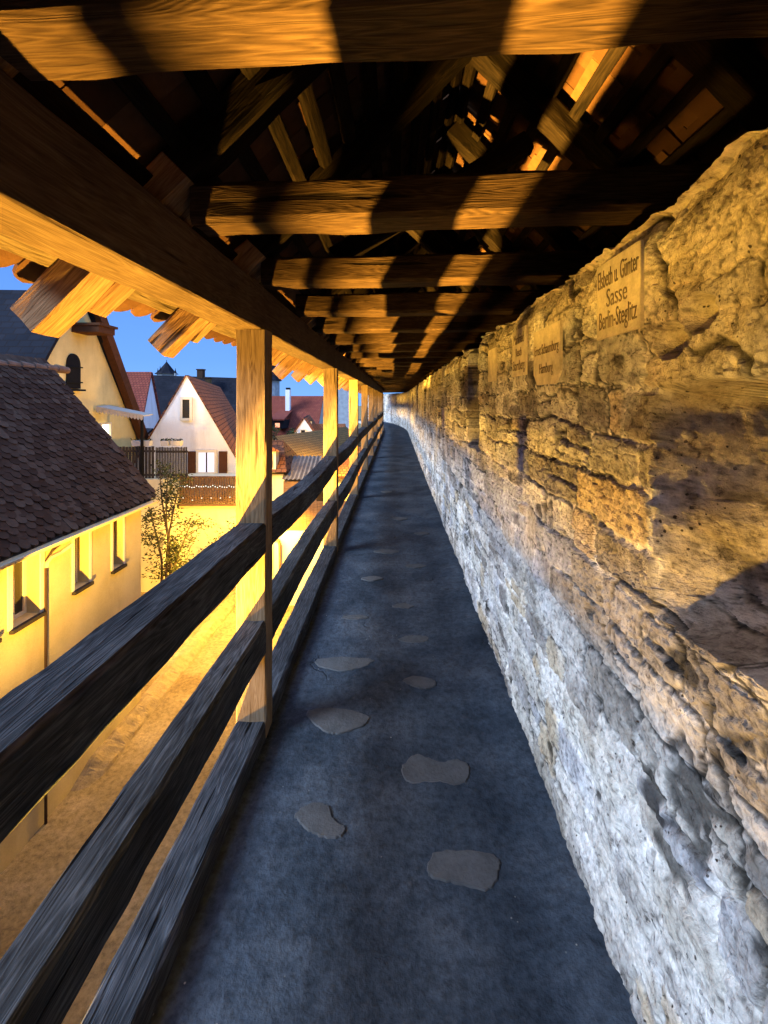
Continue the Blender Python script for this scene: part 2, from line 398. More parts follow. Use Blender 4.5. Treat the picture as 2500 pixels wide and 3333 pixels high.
# ------------------------------------------------------------------ the town wall on the right
def build_wall():
    WX = .64
    ys = [-14.0, -12.0, -10.0, -8.0, -6.0, -4.5, -3.0, -2.0, -1.2, -.6, -.2, .1, .35]
    y = .5
    while y < 44:
        ys.append(y); y += max(.0048, min(.10, .0052*y*max(1, y*.45)))
    ys = np.array(ys)
    zs = np.concatenate([np.linspace(-.05, 1.17, 205), np.linspace(1.172, 1.31, 90), np.linspace(1.314, 2.25, 160), 2.25+np.linspace(.006, .9, 40)])
    Yg, S = np.meshgrid(ys, zs)
    rough = .02*fbm(Yg*9, S*9, 71, 3)
    rec = np.clip((1.21+rough-Yg)*2.7, 0, .55)*np.clip((S+rough*.3-.11*np.clip(1.21-Yg, 0, .45)-1.19)/.15, 0, 1)**.65*(1-sstep(1.72, 1.80, S+rough+.05*(Yg-1)))
    Y0g, S0 = Yg, S
    Yg = Yg-rec*(S > 1.26)-.0; S = S+rec*.8*(S < 1.5)
    wy = Yg+.05*fbm(Yg*3, S*3, 3); wz = S+.035*fbm(Yg*2.5, S*4, 8)
    # stones laid in rough courses
    def courses(a, z, sd):
        zr = z/rh; r = np.floor(zr); fz_ = zr-r
        wdt = .19+.22*hsh(r, r*0+3, sd)
        xq = a/wdt+hsh(r, r*0, sd)*7
        i = np.floor(xq); res = None
        def bd(k): return k+.62*(hsh(k, r, sd+1)-.5)
        lo = bd(i); hi = bd(i+1)
        k = np.where(xq < lo, i-1, np.where(xq >= hi, i+1, i))
        lo = bd(k); hi = bd(k+1)
        # split some stones in two thin ones
        sp = hsh(k, r, sd+4) < .35
        half = np.where(fz_ < .5, 0, 1)*sp
        f2_ = np.where(sp, np.mod(fz_*2, 1), fz_); hh = np.where(sp, rh/2, rh)
        dv = np.minimum(f2_, 1-f2_)*hh; dh = np.minimum(xq-lo, hi-xq)*wdt
        dist = np.minimum(dv, dh)-.35*np.clip(.02-np.maximum(dv, dh)*0-np.abs(dv-dh), 0, .02)
        return dist, hsh(k, r*2+half, sd+2), (xq-(lo+hi)/2)/(hi-lo), f2_-.5
    rh = .150
    dist, cid, ox, oy = courses(wy+.012*fbm(Yg*20, S*20, 33, 3), wz+.03*fbm(Yg*1.7, S*1.2, 19, 2)+.010*fbm(Yg*16, S*16, 35, 3), 11)
    g1, g2, gid, gx, gy = worley(wy/.085+7, wz/.048+3, 23, .9)
    h1_, h2_, hid, hx, hy = worley(Yg/.030+1, S/.021+5, 29, .95)
    def h01(c, k): q = np.sin(c*1237.7+k*91.3)*4375.5; return q-np.floor(q)
    dist = dist+.005*fbm(Yg*40, S*44, 37, 3)
    stone = sstep(.003, .015, dist)
    edge = dist*9
    small = sstep(.02, .16, g2-g1)
    smear = sstep(.12, .48, fbm(Yg*2.2+9, S*2.6, 31, 4))          # where mortar is smeared over the joints
    plast = sstep(.08, .30, fbm(Yg*1.3+3, S*1.3+2, 77, 3)+.35*(S-1.45))   # more plaster high up
    jamb = sstep(.01, .05, rec)*sstep(1.2, 1.25, S0)
    plast = np.clip(plast+jamb*.75, 0, 1)
    cov = np.clip(smear*.6+plast*.75, 0, 1)
    facet = (h01(cid, 1)-.4)*.012+ox*(h01(cid, 2)-.5)*.014+oy*(h01(cid, 3)-.5)*.012
    chip = (h01(gid, 1)-.5)*.005+gx*(h01(gid, 2)-.5)*.008+gy*(h01(gid, 3)-.5)*.007
    grit = (h01(hid, 1)-.5)*.0048+hx*(h01(hid, 2)-.5)*.009+hy*(h01(hid, 3)-.5)*.009
    fine = fbm(Yg*48, S*56, 61, 4, .75)
    rid = 1-np.abs(fbm(Yg*13, S*15, 55, 4, .6))*2
    d = .8*stone*(.012+facet)*(1-.8*cov)+.8*chip*small*(1-.55*cov)+grit*(1-.4*plast)
    d = d - .004*(1-small)*(1-.8*cov)
    d = d + .008*fbm(Yg*3.4, S*3.4, 41, 3) + .003*fbm(Yg*16, S*18, 51, 3, .6) + .0060*fine
    holes = sstep(.46, .62, fbm(Yg*6.5, S*8, 91, 3))*(1-plast*.5)   # knocked-out joints
    d = d - .010*holes*(1-stone*.5)
    crack = np.abs(fbm(Yg*1.6+5, S*1.9+1, 101, 5)); cm = (1-sstep(.008, .035, crack))*sstep(.45, .6, vnoise(Yg*1.5, S*1.5, 7))
    d = d - .012*cm
    d = d - .014*(1-sstep(.0, .10, edge))*sstep(.5, .8, vnoise(Yg*3, S*3, 15))*(1-.6*cov)
    Yg, S = Y0g, S0
    # recesses: the embrasure beside the camera and the slots farther on
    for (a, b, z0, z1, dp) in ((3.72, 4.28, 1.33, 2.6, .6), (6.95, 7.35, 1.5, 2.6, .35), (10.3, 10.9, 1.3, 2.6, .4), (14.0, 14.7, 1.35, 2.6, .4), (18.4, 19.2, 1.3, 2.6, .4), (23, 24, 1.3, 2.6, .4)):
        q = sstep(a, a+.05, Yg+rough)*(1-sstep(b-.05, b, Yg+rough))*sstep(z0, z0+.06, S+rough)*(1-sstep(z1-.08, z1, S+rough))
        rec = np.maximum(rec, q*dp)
    for (a, z0, r) in ((1.03, 1.95, .05), (1.14, 1.90, .05), (.98, 1.60, .03), (2.05, 1.42, .03), (1.6, 1.02, .03)):   # knocked out stones
        rr = np.sqrt(((Yg-a)/1.3)**2+(S-z0)**2)+.5*rough
        rec = np.maximum(rec, .07*(1-sstep(r*.6, r, rr)))
    for (a, b, z0, z1) in PLAQUES_RECT:                         # beds of the plaques, dressed flat
        q = sstep(a-.03, a, Yg)*(1-sstep(b, b+.03, Yg))*sstep(z0-.03, z0, S)*(1-sstep(z1, z1+.03, S))
        d = d*(1-q)+.012*q
    X = WX+.035-d+rec
    Z = S.copy()
    top = S > 2.25
    tt = np.clip(S-2.25, 0, None)
    ztop = 2.235+.035*fbm(Yg*2.2, Yg*0, 5, 4)+.02*fbm(Yg*9, Yg*0, 6, 3)
    fz = np.clip((S-1.9)/.35, 0, 1)
    Z = np.where(top, ztop+.03*fbm(Yg*6, S*6, 81, 4)+.02*sstep(0, .2, tt), S+(ztop-2.25)*fz)
    X = np.where(top, X+tt, X)
    X = X+np.where(top, 0, .03*sstep(2.16, 2.25, S))
    X = X+nbend(Yg)
    V = np.stack([X, Yg, Z], -1).reshape(-1, 3)
    ny = len(ys); nz = len(zs)
    ii = (np.arange(nz-1)[:, None]*ny+np.arange(ny-1)[None, :]).reshape(-1)
    F = np.stack([ii, ii+1, ii+ny+1, ii+ny], -1)
    me = bpy.data.meshes.new('stone_wall')
    me.vertices.add(len(V)); me.vertices.foreach_set('co', V.astype(np.float32).ravel())
    me.loops.add(F.size); me.loops.foreach_set('vertex_index', F.astype(np.int32).ravel())
    me.polygons.add(len(F)); me.polygons.foreach_set('loop_start', (np.arange(len(F))*4).astype(np.int32))
    me.polygons.foreach_set('loop_total', np.full(len(F), 4, np.int32))
    me.update(); me.validate()
    me.polygons.foreach_set('use_smooth', np.zeros(len(F), bool))
    # stone colours
    pal = np.array([(.58, .56, .52), (.40, .39, .39), (.66, .64, .61), (.34, .32, .29), (.54, .45, .33), (.46, .47, .51), (.68, .66, .62), (.24, .225, .215)])
    idx = (cid*7.999).astype(int); c1 = pal[idx]
    c2 = pal[(gid*7.999).astype(int)]
    mortar = np.array((.76, .745, .72)); plc = np.array((.56, .46, .31))
    k = (stone*(1-cov))[..., None]
    base = mortar*(1-.0)+0*c1
    base = base*(1-plast[..., None]*.7)+plc*plast[..., None]*.7
    c = base*(1-k)+(c1*.85+c2*.15)*k
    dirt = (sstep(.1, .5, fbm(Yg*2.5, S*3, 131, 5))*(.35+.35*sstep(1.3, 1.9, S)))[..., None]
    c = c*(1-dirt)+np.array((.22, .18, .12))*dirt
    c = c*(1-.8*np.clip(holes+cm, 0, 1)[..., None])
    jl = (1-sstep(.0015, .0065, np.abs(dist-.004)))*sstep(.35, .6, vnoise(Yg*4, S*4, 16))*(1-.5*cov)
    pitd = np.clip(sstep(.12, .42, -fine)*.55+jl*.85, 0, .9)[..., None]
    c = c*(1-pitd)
    c = c*(1-.8*sstep(.06, .2, rec)*(Yg > 1.5))[..., None]  # deep slots: their shade is put into the stone colour
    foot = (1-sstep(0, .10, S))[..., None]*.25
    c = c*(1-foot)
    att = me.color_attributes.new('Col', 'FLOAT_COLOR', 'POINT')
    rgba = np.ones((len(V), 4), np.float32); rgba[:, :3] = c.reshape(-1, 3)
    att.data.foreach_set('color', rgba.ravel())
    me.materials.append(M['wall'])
    o = bpy.data.objects.new('stone_wall', me); COL.objects.link(o)
    tag(o, 'long rough limestone town wall running along the right of the walkway', 'wall')
    # outer leaf of the wall: closes the back under the roof
    mb = MB().box((1.62, -14, -4.2), (1.9, 44, 2.6)); b = mb.build('outer_leaf', M['wall'], o)
    return o
# (y0, y1, z0, z1)
PLAQUES_RECT = [(1.236, 1.508, 1.925, 2.20), (1.80, 2.22, 1.80, 2.10), (2.30, 2.62, 1.86, 2.16), (3.02, 3.3, 1.86, 2.14)]
wall = build_wall()

def plaque(y0, y1, z0, z1, lines, label, name='name_plaque', bright=True, th=.009, tail=None):
    X = .6635
    yc = (y0+y1)/2; zc = (z0+z1)/2
    t = thing(name, (X, yc, z0), label, 'plaque')
    s = MB()
    if tail:   # shield-like foot
        pts = [(X, y0, z0+.05), (X, y0+.06, z0), (X, y1-.06, z0), (X, y1, z0+.05), (X, y1, z1), (X, y0, z1)]
        s.prism(pts, (-th, 0, 0))
    else:
        s.box((X-th, y0, z0), (X, y1, z1))
    s.build('tablet', M['plaque'], t)
    for (txt, dz, size, squeeze) in lines:
        cu = bpy.data.curves.new('txt', 'FONT'); cu.body = txt; cu.size = size; cu.align_x = 'CENTER'; cu.align_y = 'CENTER'
        cu.extrude = .0008; cu.offset = -size*.006; cu.resolution_u = 3
        tmp = bpy.data.objects.new('tmp', cu); COL.objects.link(tmp)
        dg = bpy.context.evaluated_depsgraph_get(); me = bpy.data.meshes.new_from_object(tmp.evaluated_get(dg))
        bpy.data.objects.remove(tmp)
        xs = [v.co.x for v in me.vertices]; wd = max(xs)-min(xs)
        k = min(1, squeeze*(y1-y0)/wd)
        # text x runs towards -Y (reader faces +X)
        for v in me.vertices:
            cx, cy_, cz = v.co; v.co = (-th-.0012-cz, -cx*k, cy_*1.3+(zc+dz-z0))
        me.materials.append(M['letter'])
        o = bpy.data.objects.new('lettering', me); COL.objects.link(o); o.parent = t
    return t
plaque(1.238, 1.506, 1.945, 2.18, [('Elsbeth u. Günter', .065, .062, .93), ('Sasse', 0, .062, .5), ('Berlin-Steglitz', -.065, .062, .86)],
       'large pale plaque reading Elsbeth u. Günter Sasse Berlin-Steglitz high on the wall')
plaque(1.84, 2.20, 1.82, 2.07, [('Ernst Schaumburg', .03, .05, .88), ('Hamburg', -.055, .05, .5)],
       'square plaque reading Ernst Schaumburg Hamburg, left of the large pale plaque', tail=True)
plaque(2.33, 2.60, 1.88, 2.13, [('Manfried', .07, .06, .8), ('Resch', 0, .05, .55), ('Starnberg', -.07, .06, .85)],
       'narrow framed plaque with three worn lines reading Manfried Resch Starnberg')
plaque(3.04, 3.28, 1.88, 2.10, [],
       'farthest small blank plaque on the wall just before the dark slot')

# ------------------------------------------------------------------ walkway floor
def grid(name, xs, ys, zf, mat, kind=None, label=None, parent=None, xf=None):
    V = []; F = []
    for y in ys:
        for x in xs: V.append(((xf(x, y) if xf else x), y, zf(x, y)))
    n = len(xs)
    for j in range(len(ys)-1):
        for i in range(n-1): F.append((j*n+i, j*n+i+1, (j+1)*n+i+1, (j+1)*n+i))
    me = mesh(name, V, F, True); me.materials.append(mat)
    o = bpy.data.objects.new(name, me); COL.objects.link(o)
    if kind: o['kind'] = kind
    if parent: o.parent = parent
    return o
def f1(x, y, s=0, o=4): return float(fbm(np.array([x]), np.array([y]), s, o)[0])
xs = np.linspace(-.80, .72, 60)
ys = [-14, -11, -8, -5]; y = -3.0
while y < 43:
    ys.append(y); y += .35 if y < .6 else max(.02, .012*y)
XX, YY = np.meshgrid(xs, ys)
ZZ = .008*fbm(XX*2.5, YY*2.5, 2, 4)+.004*fbm(XX*14, YY*14, 4, 3)+.035*sstep(.42, .68, XX+.05*fbm(XX*5, YY*5, 6))*(.5+.5*fbm(XX*4, YY*6, 9))
XXb = XX+nbend(YY)
V = np.stack([XXb, YY, ZZ], -1).reshape(-1, 3).tolist(); n = len(xs)
F = [(j*n+i, j*n+i+1, (j+1)*n+i+1, (j+1)*n+i) for j in range(len(ys)-1) for i in range(n-1)]
me = mesh('walkway', V, F, True); me.materials.append(M['floor'])
walk = bpy.data.objects.new('walkway', me); COL.objects.link(walk); walk['kind'] = 'structure'
# slab below
sl = MB()
yy = [-14, 25, 28, 31, 34, 37, 40, 43]
for a, b in zip(yy[:-1], yy[1:]):
    xa, xb = bend(a), bend(b)
    sl.add([(-.80+xa, a, -.02), (.8+xa, a, -.02), (.8+xb, b, -.02), (-.80+xb, b, -.02), (-.80+xa, a, -.24), (.8+xa, a, -.24), (.8+xb, b, -.24), (-.80+xb, b, -.24)],
           [(0, 1, 2, 3), (7, 6, 5, 4), (0, 4, 5, 1), (1, 5, 6, 2), (2, 6, 7, 3), (3, 7, 4, 0)])
sl.build('slab', M['plaster_grey'], walk)
# flagstones sunk in the concrete: outlines measured on the floor plane
def fl(u, v): Y = 1750/(v-865); return ((u-855)/1000*Y, Y)
PAV = [[(921,1870),(940,1838),(1060,1842),(1083,1862),(1078,1885),(1062,1930),(985,1912),(928,1895)],
       [(862,1662),(895,1628),(925,1640),(960,1650),(985,1640),(1016,1652),(1012,1690),(985,1698),(940,1690),(880,1696)],
       [(634,1762),(660,1740),(690,1734),(712,1745),(720,1775),(748,1790),(740,1810),(700,1812),(672,1800),(650,1780)],
       [(656,1538),(700,1530),(760,1535),(802,1548),(790,1568),(740,1586),(715,1586),(690,1576)],
       [(866,1470),(895,1460),(940,1470),(943,1484),(915,1490),(880,1480)],
       [(856,1384),(880,1373),(928,1376),(920,1388),(890,1391)],
       [(676,1428),(720,1420),(815,1424),(790,1442),(740,1452),(690,1442)],
       [(840,1310),(870,1303),(898,1310),(880,1316)],
       [(730,1335),(770,1328),(800,1334),(770,1342)],
       [(800,1192),(835,1186),(868,1192),(840,1198)], [(870,1222),(905,1218),(925,1224),(890,1229)], [(775,1250),(805,1244),(832,1250),(800,1257)],
       [(845,1120),(870,1117),(885,1121),(862,1125)], [(890,1152),(915,1149),(930,1153),(908,1157)], [(820,1062),(838,1060),(850,1063),(833,1066)]]
for pts in PAV:
    q = [Vector((*fl(*p), .010)) for p in pts]
    q = [x for i in range(len(q)) for x in (q[i].lerp(q[(i+1) % len(q)], .2), q[i].lerp(q[(i+1) % len(q)], .8))]
    c = sum(q, Vector())/len(q)
    rim = []
    for i in range(len(q)):
        a, b = q[i], q[(i+1) % len(q)]
        for t in (0, .33, .66): 
            p = a.lerp(b, t); rim.append(p+Vector((random.uniform(-.004, .004), random.uniform(-.004, .004), 0)))
    z0 = [Vector((p.x, p.y, -.01)) for p in rim]; z1 = [c+(p-c)*.97+Vector((0, 0, .002)) for p in rim]
    for p in z1: p.z = .0068
    for p in rim: p.z = .0025
    k = len(rim); mb = MB()
    mb.add(z0+rim+z1+[Vector((c.x, c.y, .0069))], [(i, (i+1) % k, k+(i+1) % k, k+i) for i in range(k)]+[(k+i, k+(i+1) % k, 2*k+(i+1) % k, 2*k+i) for i in range(k)]+[(2*k+i, 2*k+(i+1) % k, 3*k) for i in range(k)])
    mb.build('paving_stone', M['paver'], walk, smooth=False)

# ------------------------------------------------------------------ timbers
def timber_mesh(name, L, w, h, seed=0, step=.12, wob=.004, bow=(0, 0), ch=.012, taper=None):
    """length along +X, width along Y, height along Z, centred on the X axis"""
    rnd = np.random.RandomState(seed); k = max(2, int(L/step))+1
    xs = np.linspace(0, L, k)
    prof = []
    a, b, c = w/2, h/2, ch
    for (py, pz) in ((-a, -b+c), (-a+c, -b), (0, -b), (a-c, -b), (a, -b+c), (a, 0), (a, b-c), (a-c, b), (0, b), (-a+c, b), (-a, b-c), (-a, 0)): prof.append((py, pz))
    n = len(prof); V = []
    off = rnd.rand(2)*50
    for i, x in enumerate(xs):
        t = x/L; by = bow[0]*math.sin(math.pi*t); bz = bow[1]*math.sin(math.pi*t)
        for j, (py, pz) in enumerate(prof):
            d = wob*f1(x*2.2+off[0], j*.7+off[1], 3, 3)
            e2 = 1.5*wob*f1(x*9+off[1], j*1.9+off[0], 5, 2) if j in (0, 1, 3, 4, 6, 7, 9, 10) else 0
            l = math.hypot(py, pz); V.append((x, py*(1+(d+e2)/l)+by, pz*(1+(d+e2)/l)+bz))
    F = [(i*n+j, i*n+(j+1) % n, (i+1)*n+(j+1) % n, (i+1)*n+j) for i in range(k-1) for j in range(n)]
    F += [tuple(range(n))[::-1], tuple((k-1)*n+j for j in range(n))]
    me = mesh(name, V, F)
    bm = bmesh.new(); bm.from_mesh(me); bmesh.ops.recalc_face_normals(bm, faces=bm.faces); bm.to_mesh(me); bm.free()
    return me
def frame(p0, p1, up=(0, 0, 1), roll=0):
    p0 = Vector(p0); p1 = Vector(p1); x = (p1-p0).normalized(); up = Vector(up)
    y = up.cross(x).normalized(); z = x.cross(y)
    m = Matrix((x, y, z)).transposed().to_4x4(); m.translation = p0
    return m, (p1-p0).length
def timber(name, p0, p1, w, h, mat, parent=None, up=(0, 0, 1), **k):
    m, L = frame(p0, p1, up)
    me = timber_mesh(name, L, w, h, **k); me.materials.append(mat)
    o = bpy.data.objects.new(name, me); COL.objects.link(o)
    if parent is not None:
        o.parent = parent; m.translation = m.translation-parent.location
    o.matrix_local = m
    return o

ORD = ['first', 'second', 'third', 'fourth', 'fifth', 'sixth', 'seventh', 'eighth', 'ninth', 'tenth', 'eleventh', 'twelfth', 'thirteenth']
PY = [2.4+2.9*k for k in range(-1, 12)]
# posts
for i, Y in enumerate(PY):
    b = bend(Y)
    lab = 'square tan oak post carrying the eaves, %s ahead along the railing' % ORD[i-1] if i else 'square tan oak post beside the camera at the near end of the railing'
    if i == 1: lab = 'nearest tall tan oak post with flame grain, in front of the white gable house'
    if i == 2: lab = 'second tan oak post along the railing, with a round knot at head height'
    o = timber('timber_post', (-.752+b, Y+.065, -.02), (-.752+b, Y+.065, 2.118), .155, .13, M['post'], up=(0, -1, 0) if False else (0, 1, 0), seed=i*3+1, wob=.003, ch=.006)
    tag(o, lab, 'post', 'oak posts along the railing')
# rails
for i in range(len(PY)-1):
    Y0, Y1 = PY[i]+.13+.002, PY[i+1]-.002
    b0, b1 = bend(Y0), bend(Y1)
    where = ('in the bay beside the camera', 'between the nearest and second oak posts')[i] if i < 2 else 'between the %s and %s oak posts' % (ORD[i-1], ORD[i])
    nb = -.05 if i == 0 else 0
    for (z, w, h, xo, nm, desc) in ((1.032, .155, .163, -.750, 'top_rail', 'thick squared grey top rail'), (.52, .12, .175, -.732, 'middle_rail', 'weathered grey middle rail'), (-.0, .155, .17, -.752, 'bottom_rail', 'split weathered bottom rail at floor level')):
        bz = (.03*math.sin(i*2.3) if i else 0) if nm != 'bottom_rail' else 0
        if nm == 'top_rail' and i == 1: bz = -.045
        o = timber(nm, (xo+b0+nb, Y0, z), (xo+b1, Y1, z), w, h, M['rail'], seed=i*7+len(nm), wob=.0035, bow=(0, bz), ch=.014, step=.09)
        tag(o, desc+' '+where, 'rail', nm.replace('_', ' ')+'s of the railing')

# roof of the gallery: one timber structure with its parts
roof = thing('gallery_roof', (0, 0, 2.1), 'black timbered tiled roof over the wall walk, with tie beams', 'roof')
def seg_run(name, x, z, w, h, mat, y0=-2.5, y1=36, seglen=2.9, start=None, seed0=0, roll=None, **k):
    y = y0; i = 0
    while y < y1:
        a, b = y, y+seglen
        o = timber(name, (x+bend(a), a, z), (x+bend(b), b, z), w, h, mat, roof, up=roll or (0, 0, 1), seed=seed0+i, **k)
        y = b+.001; i += 1
for i in range(-4, 12):
    a, b = 2.4+2.9*i-2.9+.065, 2.4+2.9*i+.065
    if a > 36: break
    xa = -.80 if a < 0 else -.757
    timber('wall_plate', (-.785-.02*(i < 1)+bend(a), a+.001, 2.235), (-.785+bend(b), b, 2.235), .17, .232, M['plate'], roof, seed=40+i, wob=.003, ch=.006, step=.15)
beam_me = [timber_mesh('tie_beam', 2.38, .15, .14, seed=60+j, wob=.006, ch=.016) for j in range(5)]
for m_ in beam_me: m_.materials.append(M['beam'])
k = -16; BY = []
while .84+.83*k < 36:
    BY.append(.84+.83*k); k += 1
sk = math.tan(R(4.3))
for j, Y in enumerate(BY):
    me = beam_me[j % 5]
    hgt = 1.0
    o = bpy.data.objects.new('tie_beam', me); COL.objects.link(o); o.parent = roof
    m, L = frame((-.695, Y-.075+.695*sk, 2.425), (1.68, Y-.075-1.68*sk, 2.425))
    m.translation = m.translation+Vector((bend(Y), 0, 0))-roof.location
    o.matrix_local = m
# rafters
def rafter_set(name, x0, z0, x1, z1, w, h, n, up):
    out = []
    for j in range(n):
        m, L = frame((x0, 0, z0), (x1, 0, z1), up)
        me = timber_mesh(name, L, w, h, seed=90+j+int(L*10), wob=.009, ch=.012); me.materials.append(M['rafter'])
        out.append((me, m))
    return out
RL = rafter_set('rafter_tail', -1.235, 2.02, -.72, 2.535, .12, .13, 4, (0, 0, 1))
RI = rafter_set('left_rafter', -.718, 2.537, .40, 3.655, .12, .13, 4, (0, 0, 1))
for q_, _m in RI: q_.materials.clear(); q_.materials.append(M['inner'])  # inner lengths recoloured dark for shade, tails keep the bright wood
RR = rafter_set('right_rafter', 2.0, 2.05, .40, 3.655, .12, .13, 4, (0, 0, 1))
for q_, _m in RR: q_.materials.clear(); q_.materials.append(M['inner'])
RS = rafter_set('rafter_foot', -1.15, 2.11, -.72, 2.54, .10, .12, 3, (0, 0, 1))
for j, Y in enumerate(BY):
    if Y < -2.5 or Y > 34: continue
    for (S_, nm, dy) in ((RL, 'rafter_tail', 0), (RI, 'rafter', 0), (RR, 'right_rafter', 0), (RS, 'rafter_foot', .125)):
        if 3.2 < Y < 3.5 and nm != 'right_rafter': continue
        me, m = S_[j % len(S_)]
        o = bpy.data.objects.new({'right_rafter': 'rafter'}.get(nm, nm), me); COL.objects.link(o); o.parent = roof
        if nm == 'rafter_tail': jy = random.uniform(-.03, .03)
        mm = m.copy(); mm.translation = mm.translation+Vector((bend(Y)+(jy if nm in ('rafter_tail', 'rafter') else 0), Y-.07+dy, 0))-roof.location
        o.matrix_local = mm
# collar braces inside the roof
for j, Y in enumerate(BY):
    if j % 2 or Y < 1 or Y > 20: continue
    timber('brace', (-.35+bend(Y), Y+.14, 2.56), (.75+bend(Y), Y+.14, 3.22), .09, .11, M['inner'], roof, seed=j, wob=.004)
    timber('brace', (.35+bend(Y), Y+.26, 2.56), (-.15+bend(Y), Y+.26, 3.05), .08, .10, M['inner'], roof, seed=j+50, wob=.004)
# battens
s2 = math.sqrt(.5)
for j in range(13):
    for side in (0, 1):
        d = .10+.17*j
        if side == 0: x, z, up = -1.15+d*s2, 2.05+.175+d*s2-.05, (-s2, 0, s2)
        else: x, z, up = 1.95-d*s2, 2.05+.175+d*s2-.05, (s2, 0, s2)
        if side == 0 and d*s2 > 1.52: continue
        y = -2.0; q = 0
        while y < 34:
            L = 5.8 if y < 20 else 3.6
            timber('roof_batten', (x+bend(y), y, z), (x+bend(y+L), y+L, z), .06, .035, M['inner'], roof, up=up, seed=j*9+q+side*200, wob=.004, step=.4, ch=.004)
            y += L+.002; q += 1
# eave board
for i in range(13):
    a = -2.2+2.9*i
    timber('eave_board', (-1.06+bend(a), a, 2.305), (-1.06+bend(a+2.89), a+2.89, 2.305), .30, .022, M['board'], roof, up=(-s2, 0, s2), seed=300+i, wob=.004, ch=.004)

def tile_field(name, origin, along, upslope, nrm, nx, nrow, tw, gauge, tl, th, mat, parent, jit=1.0, bendf=None, seed=0):
    rnd = np.random.RandomState(seed)
    o = Vector(origin); a = Vector(along).normalized(); s = Vector(upslope).normalized(); nn = Vector(nrm).normalized()
    V = []; F = []; tone = []
    for r in range(nrow):
        rt = rnd.normal(0, .08)
        for c in range(nx):
            x0 = (c+(.5 if r % 2 else 0))*tw+rnd.normal(0, .002*jit); y0 = r*gauge+rnd.normal(0, .005*jit)
            w = tw*.96; lift = .016+rnd.normal(0, .0025*jit); tilt = rnd.normal(0, .02*jit)
            outl = [(0, tl), (0, .06), (w*.12, .028), (w*.3, .008), (w*.5, 0), (w*.7, .008), (w*.88, .028), (w, .06), (w, tl)]
            n0 = len(V)
            for lay in (0, 1):
                for (px, py) in outl:
                    X = x0+px+tilt*py; Y_ = y0+py
                    hgt = lift+(-.020)*(py/tl)+.0+(th if lay else 0)+.004*math.cos((px/w-.5)*3)*jit
                    p = o+a*X+s*Y_+nn*hgt
                    V.append(p)
            m = len(outl)
            F.append(tuple(n0+i for i in range(m))[::-1]); F.append(tuple(n0+m+i for i in range(m)))
            for i in range(m): F.append((n0+i, n0+(i+1) % m, n0+m+(i+1) % m, n0+m+i))
            t = min(1, max(0, .5+rt+rnd.normal(0, .24)+.35*f1(x0*.8, y0*1.2, 44))); tone += [t]*(2*m)
    if bendf:
        for v in V: v.x += bendf(v.y)
    org = parent.location if parent else Vector()
    me = mesh(name, [v-org for v in V], F)
    at = me.attributes.new('tone', 'FLOAT', 'POINT'); at.data.foreach_set('value', tone)
    me.materials.append(mat)
    ob = bpy.data.objects.new(name, me); COL.objects.link(ob); ob.parent = parent
    return ob
tile_field('left_tile_slope', (-1.27, -12.08, 2.145), (0, 1, 0), (s2, 0, s2), (-s2, 0, s2), 280, 13, .168, .17, .36, .014, M['tile_gallery'], roof, 1.6, bend, 1)
tile_field('right_tile_slope', (2.0, -12.08, 2.05+.17), (0, 1, 0), (-s2, 0, s2), (s2, 0, s2), 280, 13, .168, .17, .36, .014, M['tile_gallery'], roof, 2.2, bend, 2)

# ------------------------------------------------------------------ alley
gz = -4.0
xs = np.concatenate([[-400, -60, -20], np.linspace(-9, 1, 60), [20, 400]]); ys = np.concatenate([[-60, -10], np.linspace(-3, 22, 130), [30, 60, 150, 500]])
XX, YY = np.meshgrid(xs, ys)
ZZ = gz+.02*fbm(XX*1.1, YY*1.1, 12, 4)
n = len(xs)
me = mesh('alley', np.stack([XX, YY, ZZ], -1).reshape(-1, 3).tolist(), [(j*n+i, j*n+i+1, (j+1)*n+i+1, (j+1)*n+i) for j in range(len(ys)-1) for i in range(n-1)], True)
me.materials.append(M['ground'])
al = bpy.data.objects.new('alley', me); COL.objects.link(al); al['kind'] = 'structure'
# kerb strip along the house wall
V = []; F = []
ys = np.arange(6.75, 14.6, .05); prof = [(-4.80, 0), (-4.80, .17), (-4.72, .19), (-4.60, .14), (-4.50, .06), (-4.44, -.02)]
for y in ys:
    for j, (x, z) in enumerate(prof):
        k_ = min(1, (y-6.75)/.5); V.append((x+.03*f1(y*3, j, 4)*(j > 1), y, gz-.02+k_*(z+.04*f1(y*5, j*2, 7)*(j > 0))))
m_ = len(prof)
F = [(i*m_+j, i*m_+j+1, (i+1)*m_+j+1, (i+1)*m_+j) for i in range(len(ys)-1) for j in range(m_-1)]; F.append(tuple(range(m_)))
me = mesh('kerb', V, F); me.materials.append(M['kerb']); o = bpy.data.objects.new('kerb', me); COL.objects.link(o); o['kind'] = 'structure'
# lower town wall carrying the walkway
lw = MB().box((-.35, -4, gz-.1), (.6, 25, -.245)); o = lw.build('lower_wall', M['wall']); tag(o, 'lower stone wall carrying the walkway above the alley', 'wall')

